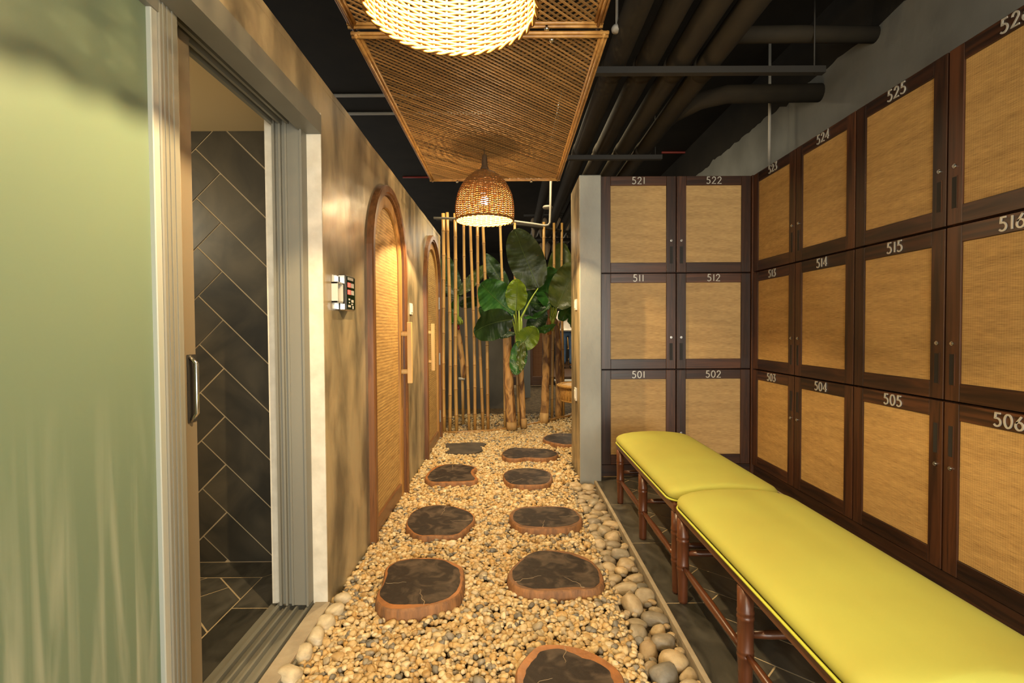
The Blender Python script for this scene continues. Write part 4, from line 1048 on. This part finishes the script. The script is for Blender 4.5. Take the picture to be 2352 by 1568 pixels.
def leaf(parent, base, tip, wid, m, roll=0.0, bow=0.06, fold=0.25, stem_from=None, shape=0.9, wave=0.012):
    B, T = at_y(*base), at_y(*tip); ax = T-B; Ln = ax.length; a = ax.normalized()
    view = (B-Vector((0, 0, CAMH))).normalized(); side = a.cross(view).normalized(); nrm = side.cross(a).normalized()
    q = Matrix.Rotation(roll, 3, a); side = q @ side; nrm = q @ nrm
    NT, NS = 48, 5; V = []; F = []; off = Vector((B.x*31, B.y*17, B.z*23))
    for i in range(NT+1):
        t = i/NT; w = wid*0.5*(math.sin(PI*min(1, t**shape))**0.46 if 0 < t < 1 else 0.0)
        w = max(w, 0.002)
        c = B+ax*t+nrm*bow*math.sin(PI*t)
        for j in range(-NS, NS+1):
            s = j/NS; wv = wave*noise.noise(Vector((t*7+off.x, s*1.5+off.y, off.z)))*abs(s)*3
            V.append(c+side*(s*w)-nrm*(fold*abs(s)*w-wv-0.0035*math.sin((t-0.10*abs(s))*95)*min(1, 2.2*abs(s))*min(1, w/0.05)))
    M_ = 2*NS+1
    for i in range(NT):
        for j in range(2*NS): F.append((i*M_+j, i*M_+j+1, (i+1)*M_+j+1, (i+1)*M_+j))
    o = part(MB().add(V, F).build('leaf', m, smooth=True), parent)
    rib = MB().tube([B+ax*t+nrm*(bow*math.sin(PI*t)+0.001)-view*0.001 for t in np.linspace(0, 0.96, 9)], list(np.linspace(0.0042, 0.0010, 9)), 6).build('midrib', M['midrib'], smooth=True)
    rib.parent = o
    if stem_from:
        S_ = at_y(*stem_from); md = S_.lerp(B, 0.55)+Vector((0, 0, 0.02))
        part(MB().tube([S_, S_.lerp(md, 0.5), md, md.lerp(B, 0.5)+Vector((0, 0, .005)), B], [0.013, 0.012, 0.010, 0.008, 0.006], 8).build('leaf_stalk', M['stem'], smooth=True), parent)
    return o
Yc = 5.66
pA = thing('banana_plant', 'banana plant with bright green broad leaves in front of the bamboo screen', 'plant', at_z(1190, 980, 0))
trunk(pA, [(1176, 985, 5.80), (1170, 900, 5.80), (1165, 790, 5.80), (1163, 735, 5.80), (1160, 705, 5.80)], [0.060, 0.055, 0.050, 0.046, 0.040], ((1175.5, 986, 5.76), (1175.5, 969, 5.76), 0.060))
trunk(pA, [(1202, 984, 5.86), (1199, 900, 5.86), (1197, 840, 5.84), (1196, 790, 5.80)], [0.034, 0.033, 0.031, 0.026], ((1204, 982, 5.83), (1203, 961, 5.83), 0.034))
sh = [(1190, 800, Yc), (1187, 760, Yc), (1184, 720, Yc), (1185, 700, Yc)]
for dx, tp, rr in ((-4, 705, .018), (4, 712, .020), (9, 730, .016), (-9, 745, .014)):
    part(MB().tube([at_y(1192, 805, Yc), at_y(1191+dx*.5, 775, Yc), at_y(1189+dx, 745, Yc), at_y(1187+dx*1.2, tp, Yc)], [rr, rr, rr*.8, rr*.35], 10).build('leaf_sheath', M['stem'], smooth=True), pA)
leaf(pA, (1180, 722, 5.62), (1104, 650, 5.45), 0.40, M['leaf_mid'], 0.25, 0.05, 0.18, (1190, 780, Yc))
leaf(pA, (1185, 713, 5.50), (1188, 640, 5.40), 0.235, M['leaf_lime'], -0.15, 0.03, 0.35, (1190, 780, Yc))
leaf(pA, (1176, 733, 5.54), (1089, 764, 5.28), 0.34, M['leaf_dark'], -0.35, 0.09, 0.22, (1190, 790, Yc))
leaf(pA, (1182, 742, 5.66), (1100, 706, 5.60), 0.26, M['leaf_dark'], 0.3, 0.05, 0.25)
leaf(pA, (1187, 764, 5.62), (1112, 768, 5.45), 0.09, M['leaf_dark'], 0.5, 0.05, 0.2, (1192, 790, Yc))
leaf(pA, (1193, 800, 5.60), (1232, 752, 5.55), 0.24, M['leaf_lime'], 0.1, 0.03, 0.2, (1192, 805, Yc))
leaf(pA, (1196, 783, 5.58), (1184, 861, 5.48), 0.19, M['leaf_mid'], 0.15, 0.04, 0.2, (1192, 795, Yc))
leaf(pA, (1203, 785, 5.44), (1197, 852, 5.36), 0.10, M['leaf_olive'], -0.4, 0.05, 0.2)
leaf(pA, (1236, 662, 5.74), (1181, 526, 5.50), 0.40, M['leaf_deep'], 0.05, 0.06, 0.12, (1192, 740, Yc))
leaf(pA, (1165, 668, 5.95), (1112, 583, 5.95), 0.20, M['leaf_dark'], 0.0, 0.05, 0.2, (1186, 730, 5.8))

pB = thing('banana_plant', 'pair of brown banana trunks with dark leaves behind the screen at right', 'plant', at_z(1265, 970, 0))
trunk(pB, [(1250, 974, 6.25), (1253, 880, 6.25), (1254, 800, 6.25), (1253, 745, 6.25), (1245, 728, 6.25)], [0.053, 0.050, 0.047, 0.042, 0.018], ((1249, 975, 6.22), (1250, 948, 6.22), 0.055))
trunk(pB, [(1283, 962, 6.55), (1284, 880, 6.55), (1282, 790, 6.55), (1279, 745, 6.55), (1274, 730, 6.55)], [0.044, 0.043, 0.041, 0.036, 0.014])
Yd = 6.15
for dx, tp, rr in ((-14, 690, .02), (2, 680, .02), (12, 690, .022)):
    part(MB().tube([at_y(1262+dx*.3, 760, Yd), at_y(1264+dx*.6, 730, Yd), at_y(1265+dx, tp, Yd)], [rr, rr, rr*.5], 10).build('leaf_sheath', M['stem'], smooth=True), pB)
leaf(pB, (1281, 695, 6.60), (1291, 556, 6.70), 0.34, M['leaf_olive'], 0.1, 0.05, 0.2, (1275, 730, 6.4))
leaf(pB, (1264, 706, 6.10), (1262, 612, 6.00), 0.36, M['leaf_mid'], 0.5, 0.08, 0.3, (1268, 735, Yd))
leaf(pB, (1278, 708, 6.05), (1326, 600, 6.00), 0.38, M['leaf_olive'], 0.0, 0.05, 0.15, (1268, 735, Yd))
leaf(pB, (1272, 695, 6.10), (1190, 676, 5.90), 0.20, M['leaf_dark'], 0.8, 0.08, 0.25, (1268, 735, Yd))
leaf(pB, (1268, 690, 6.12), (1172, 700, 6.10), 0.30, M['leaf_dark'], -0.1, 0.05, 0.2)
leaf(pB, (1264, 700, 6.00), (1203, 729, 5.75), 0.085, M['leaf_mid'], 0.9, 0.07, 0.2, (1268, 730, Yd))
leaf(pB, (1222, 756, 5.95), (1277, 744, 5.85), 0.10, M['leaf_mid'], 0.6, -0.05, 0.2)
leaf(pB, (1248, 706, 6.05), (1217, 765, 5.95), 0.22, M['leaf_dark'], 0.2, 0.05, 0.2)
leaf(pB, (1285, 735, 6.3), (1316, 705, 6.1), 0.16, M['leaf_mid'], 0.3, 0.05, 0.2)
leaf(pB, (1300, 700, 6.3), (1320, 762, 6.2), 0.13, M['leaf_mid'], 0.5, 0.05, 0.2)
# orange cut stub on the right trunk
part(MB().tube([at_y(1262, 768, 6.1), at_y(1260, 740, 6.1), at_y(1259, 728, 6.1)], [0.026, 0.030, 0.012], 10).build('cut_stub', M['sap'], smooth=True), pB)

pC = thing('banana_plant', 'young banana plant with a green fruit bunch behind the left bamboo poles', 'plant', at_z(1064, 985, 0))
Ye = 6.05
trunk(pC, [(1066, 868, Ye), (1060, 815, Ye), (1053, 765, Ye), (1051, 740, Ye)], [0.034, 0.036, 0.030, 0.022])
part(MB().tube([at_y(1064, 988, Ye), at_y(1063, 920, Ye), at_y(1062, 868, Ye)], 0.018, 10).build('bamboo_prop', M['pole'], smooth=True), pC)
part(MB().tube([at_y(1053, 869, Ye-.02), at_y(1068, 870, Ye-.02)], 0.016, 8).build('pale_tie', M['white_pvc'], smooth=True), pC)
leaf(pC, (1049, 690, 6.2), (1021, 586, 6.2), 0.24, M['leaf_dark'], 0.1, 0.05, 0.2, (1052, 745, Ye))
leaf(pC, (1052, 676, 6.2), (1124, 604, 6.2), 0.15, M['leaf_olive'], -0.1, 0.05, 0.2, (1052, 745, Ye))
leaf(pC, (1046, 690, 6.3), (1036, 745, 6.1), 0.12, M['leaf_mid'], 0.2, 0.05, 0.2)
leaf(pC, (1055, 700, 6.4), (1110, 690, 6.4), 0.14, M['leaf_dark'], 0.2, 0.05, 0.2)
for k in range(9):
    c = at_y(1054+random.uniform(-5, 6), 722+random.uniform(-6, 12), Ye-0.05-random.random()*.03); dx = random.uniform(-.012, .012)
    part(MB().tube([c, c+Vector((dx, -.012, -.022)), c+Vector((dx*1.2, -.014, -.046)), c+Vector((dx, -.006, -.064))], [0.005, 0.011, 0.011, 0.004], 8).build('banana', M['fruit'], smooth=True), pC)
part(MB().lathe([(0.003, -0.03), (0.016, -0.01), (0.018, 0.01), (0.008, 0.03)], 10, at_y(1053, 752, Ye-0.05)).build('blossom', M['fruit_red'], smooth=True), pC)

# ================================================================== BEYOND THE SCREEN
struct(MB().box(-1.6, -0.02, 7.45, 7.60, -0.05, 1.62).build('wall_garden_back', M['plaster_dim']))
struct(MB().box(0.20, 0.335, 8.6, 9.2, -0.05, 2.1).build('wall_pillar', M['plaster_grey']))
struct(box('floor_garden', -3.5, 5.5, 6.02, 10.6, -0.05, -0.012, M['mulch']))
struct(box('floor_lounge', -2.2, 6.0, 10.6, 15.9, -0.05, 0.15, M['plank']))
struct(box('wall_far', -4, 6, 15.6, 15.8, -0.05, 3.45, M['black']))
sd = thing('woven_screen_door', 'brown woven screen door with dark wooden frame beyond the banana trunks', 'door', (0.62, 10.4, 0.0))
xa, xb = 0.40, 0.86
part(box('woven_infill', xa+0.05, xb-0.05, 10.395, 10.41, 0.18, 1.95, M['screen_brown']), sd)
for x in (xa, xb-0.05): part(box('stile', x, x+0.05, 10.38, 10.425, 0.0, 2.05, M['teak_z']), sd)
for z0, z1 in ((0.0, 0.17), (1.95, 2.05)): part(box('rail', xa+0.051, xb-0.051, 10.38, 10.425, z0, z1, M['teak_x']), sd)
st = thing('lounge_step', 'pale stone step up to the wooden lounge floor', 'step', (0.95, 10.4, -0.02))
part(box('tread', 0.90, 1.30, 10.25, 10.58, 0.06, 0.10, M['white_pvc'], bev=0.004), st); part(box('riser', 0.90, 1.30, 10.30, 10.58, -0.03, 0.06, M['dark_slot']), st)

# round rattan side table half hidden by the stub wall
tb = thing('rattan_table', 'round woven rattan side table half hidden behind the stub wall', 'table', (0.80, 5.45, 0.0))
def rel(mb, name, m, smooth=True): return mb.build(name, m, tb, smooth)
rel(MB().lathe([(0.02, 0.535), (0.29, 0.530), (0.305, 0.536), (0.305, 0.548), (0.29, 0.552), (0.02, 0.555)], 40), 'table_top', M['rattan'])
for r_, z_ in ((0.302, 0.548), (0.285, 0.554), (0.262, 0.555)):
    rel(MB().tube([(r_*math.cos(a), r_*math.sin(a), z_) for a in np.linspace(0, 2*PI, 49)], 0.006, 6, False), 'cane_ring', M['rattan'])
rel(MB().lathe([(0.255, 0.385), (0.262, 0.40), (0.268, 0.528)], 40), 'woven_apron', M['rattan'])
for k in range(40):
    a = 2*PI*k/40; rel(MB().tube([(0.262*math.cos(a), 0.262*math.sin(a), 0.39), (0.270*math.cos(a), 0.270*math.sin(a), 0.53)], 0.004, 5), 'apron_rod', M['rattan'])
rel(MB().tube([(0.262*math.cos(a), 0.262*math.sin(a), 0.388) for a in np.linspace(0, 2*PI, 49)], 0.008, 6, False), 'lower_ring', M['rattan'])
rel(MB().lathe([(0.13, -0.02), (0.13, 0.03), (0.05, 0.06), (0.05, 0.36), (0.10, 0.39)], 20), 'pedestal', M['rattan'])

# hanging pale shades on dark rails beyond the screen
for z, Y, x0, x1, lb in ((3.16, 9.1, 0.25, 1.3, 'dark rail carrying the upper row of hanging baskets'), (2.72, 9.1, 0.25, 1.3, 'dark rail carrying the lower row of hanging baskets')):
    tag(tube('hanging_rail', [(x0, Y, z), (x1, Y, z)], 0.030, M['channel']), lb, 'rail')
k = 0
for row, (z, xs) in enumerate(((3.12, (0.42, 0.52, 0.62, 0.74, 0.88, 1.02)), (2.68, (0.44, 0.56, 0.68, 0.80, 0.98)))):
    for x in xs:
        h = 0.30 if row else 0.36
        prof = [(0.008, -h), (0.022, -h*0.8), (0.042, -h*0.45), (0.050, -h*0.2), (0.036, -0.02), (0.010, 0.0)]
        o = MB().lathe(prof, 12).build('hanging_basket', M['hang'], smooth=True); o.location = (x, 9.1, z-0.012); o.rotation_euler = (0.05*math.sin(k*2), 0.12*math.sin(k*5), 0)
        tag(o, 'pale tapered basket, %s on the %s dark rail beyond the screen' % (('leftmost', 'second from left', 'third from left', 'fourth from left', 'fifth from left', 'sixth from left')[xs.index(x)], 'lower' if row else 'upper'), 'basket', 'pale baskets hanging beyond the screen %s row' % ('lower' if row else 'upper')); k += 1

# person in the lounge, seen from behind
def person():
    base = at_z(1304, 846, 0.15); X, Y = base.x, base.y
    p = thing('person', 'person in a loose cream shirt and blue jeans standing in the lounge, back turned', 'person', (X, Y, 0.15))
    def skin(name, verts, edges, rad, m, root=0):
        me = bpy.data.meshes.new(name); me.from_pydata(verts, edges, []); me.materials.append(m)
        o = bpy.data.objects.new(name, me); COL.objects.link(o); o.parent = p
        md = o.modifiers.new('skin', 'SKIN')
        for i, r in enumerate(rad): me.skin_vertices[0].data[i].radius = r if isinstance(r, tuple) else (r, r)
        me.skin_vertices[0].data[root].use_root = True
        md.use_smooth_shade = True
        o.modifiers.new('sub', 'SUBSURF').levels = 2; o.modifiers['sub'].render_levels = 2
        return o
    V = [(0, 0, 0.93), (0, 0, 1.08), (0, -0.01, 1.25), (0, 0, 1.40), (0, 0, 1.48), (0, 0.01, 1.55), (0, 0.02, 1.64), (0, 0.02, 1.71),
         (-0.10, 0, 0.88), (-0.105, 0.01, 0.48), (-0.11, -0.02, 0.09), (-0.115, 0.10, 0.035), (0.10, 0, 0.88), (0.105, 0.02, 0.48), (0.10, 0.0, 0.09), (0.105, 0.12, 0.035),
         (-0.18, 0, 1.38), (-0.24, -0.01, 1.12), (-0.22, 0.12, 0.92), (-0.21, 0.17, 0.84), (0.18, 0, 1.38), (0.25, -0.01, 1.12), (0.22, 0.12, 0.93), (0.21, 0.17, 0.85)]
    for s, b0 in ((-1, 24), (1, 29)):
        for f in range(5):
            V.append((s*(0.225-0.016*f), 0.185+0.01*math.sin(f), 0.775-0.008*math.sin(f*0.8)+(0.035 if f == 0 else 0)))
    E = [(0, 1), (1, 2), (2, 3), (3, 4), (4, 5), (5, 6), (6, 7), (0, 8), (8, 9), (9, 10), (10, 11), (0, 12), (12, 13), (13, 14), (14, 15), (3, 16), (16, 17), (17, 18), (18, 19), (3, 20), (20, 21), (21, 22), (22, 23)]
    E += [(19, 24+f) for f in range(5)]+[(23, 29+f) for f in range(5)]
    R_ = [(0.16, 0.11), (0.14, 0.10), (0.16, 0.11), (0.12, 0.09), (0.055, 0.055), (0.07, 0.075), (0.085, 0.10), (0.06, 0.07),
          0.085, 0.06, 0.042, 0.034, 0.085, 0.06, 0.042, 0.034, 0.058, 0.042, 0.030, 0.034, 0.058, 0.042, 0.030, 0.034]+[0.009]*10
    skin('body', V, E, R_, M['skin'])
    J = [(0, 0, 0.95), (0, 0, 1.01), (-0.095, 0, 0.86), (-0.105, 0.01, 0.48), (-0.11, -0.02, 0.09), (0.095, 0, 0.86), (0.105, 0.02, 0.48), (0.10, 0, 0.09)]
    skin('jeans', J, [(0, 1), (0, 2), (2, 3), (3, 4), (0, 5), (5, 6), (6, 7)], [(0.175, 0.13), (0.165, 0.12), 0.098, 0.078, 0.068, 0.098, 0.078, 0.068], M['jeans'])
    T_ = [(0, 0, 1.10), (0, 0, 0.96), (0, -0.01, 1.25), (0, 0, 1.40), (0, 0.0, 1.46), (-0.19, 0, 1.38), (-0.245, -0.01, 1.16), (0.19, 0, 1.38), (0.25, -0.01, 1.16)]
    skin('shirt', T_, [(0, 1), (0, 2), (2, 3), (3, 4), (3, 5), (5, 6), (3, 7), (7, 8)], [(0.185, 0.14), (0.195, 0.15), (0.185, 0.135), (0.145, 0.11), (0.07, 0.07), 0.078, 0.068, 0.078, 0.068], M['shirt'])
    MB().lathe([(0.02, -0.10), (0.088, -0.06), (0.103, 0.0), (0.098, 0.05), (0.06, 0.095), (0.01, 0.11)], 16, (0, 0.0, 1.655)).build('hair', M['hair'], p, True)
    for s in (-0.112, 0.104): MB().box(s-0.045, s+0.045, -0.06, 0.19, 0.0, 0.07, 0.02).build('shoe', M['shoe'], p)
    return p
person()
# bentwood rattan chair beside the person
cx = at_z(1322, 838, 0.15)
ch = thing('rattan_chair', 'bentwood rattan chair beside the person in the lounge', 'chair', (cx.x, cx.y, 0.15))
MB().lathe([(0.02, 0.43), (0.21, 0.43), (0.22, 0.445), (0.21, 0.46), (0.02, 0.465)], 24).build('seat', M['rattan'], ch, True)
for a in (0.8, 2.35, 3.95, 5.5): MB().tube([(0.18*math.cos(a), 0.18*math.sin(a), 0.44), (0.24*math.cos(a), 0.24*math.sin(a), 0.0)], 0.014, 8).build('leg', M['rattan'], ch, True)
MB().tube([(0.20*math.cos(a), 0.20*math.sin(a), 0.16) for a in np.linspace(0, 2*PI, 25)], 0.010, 6, False).build('leg_ring', M['rattan'], ch, True)
MB().tube([(-0.19, 0.05, 0.45), (-0.20, 0.10, 0.75), (-0.10, 0.13, 0.88), (0.10, 0.13, 0.88), (0.20, 0.10, 0.75), (0.19, 0.05, 0.45)], 0.014, 8).build('backrest', M['rattan'], ch, True)
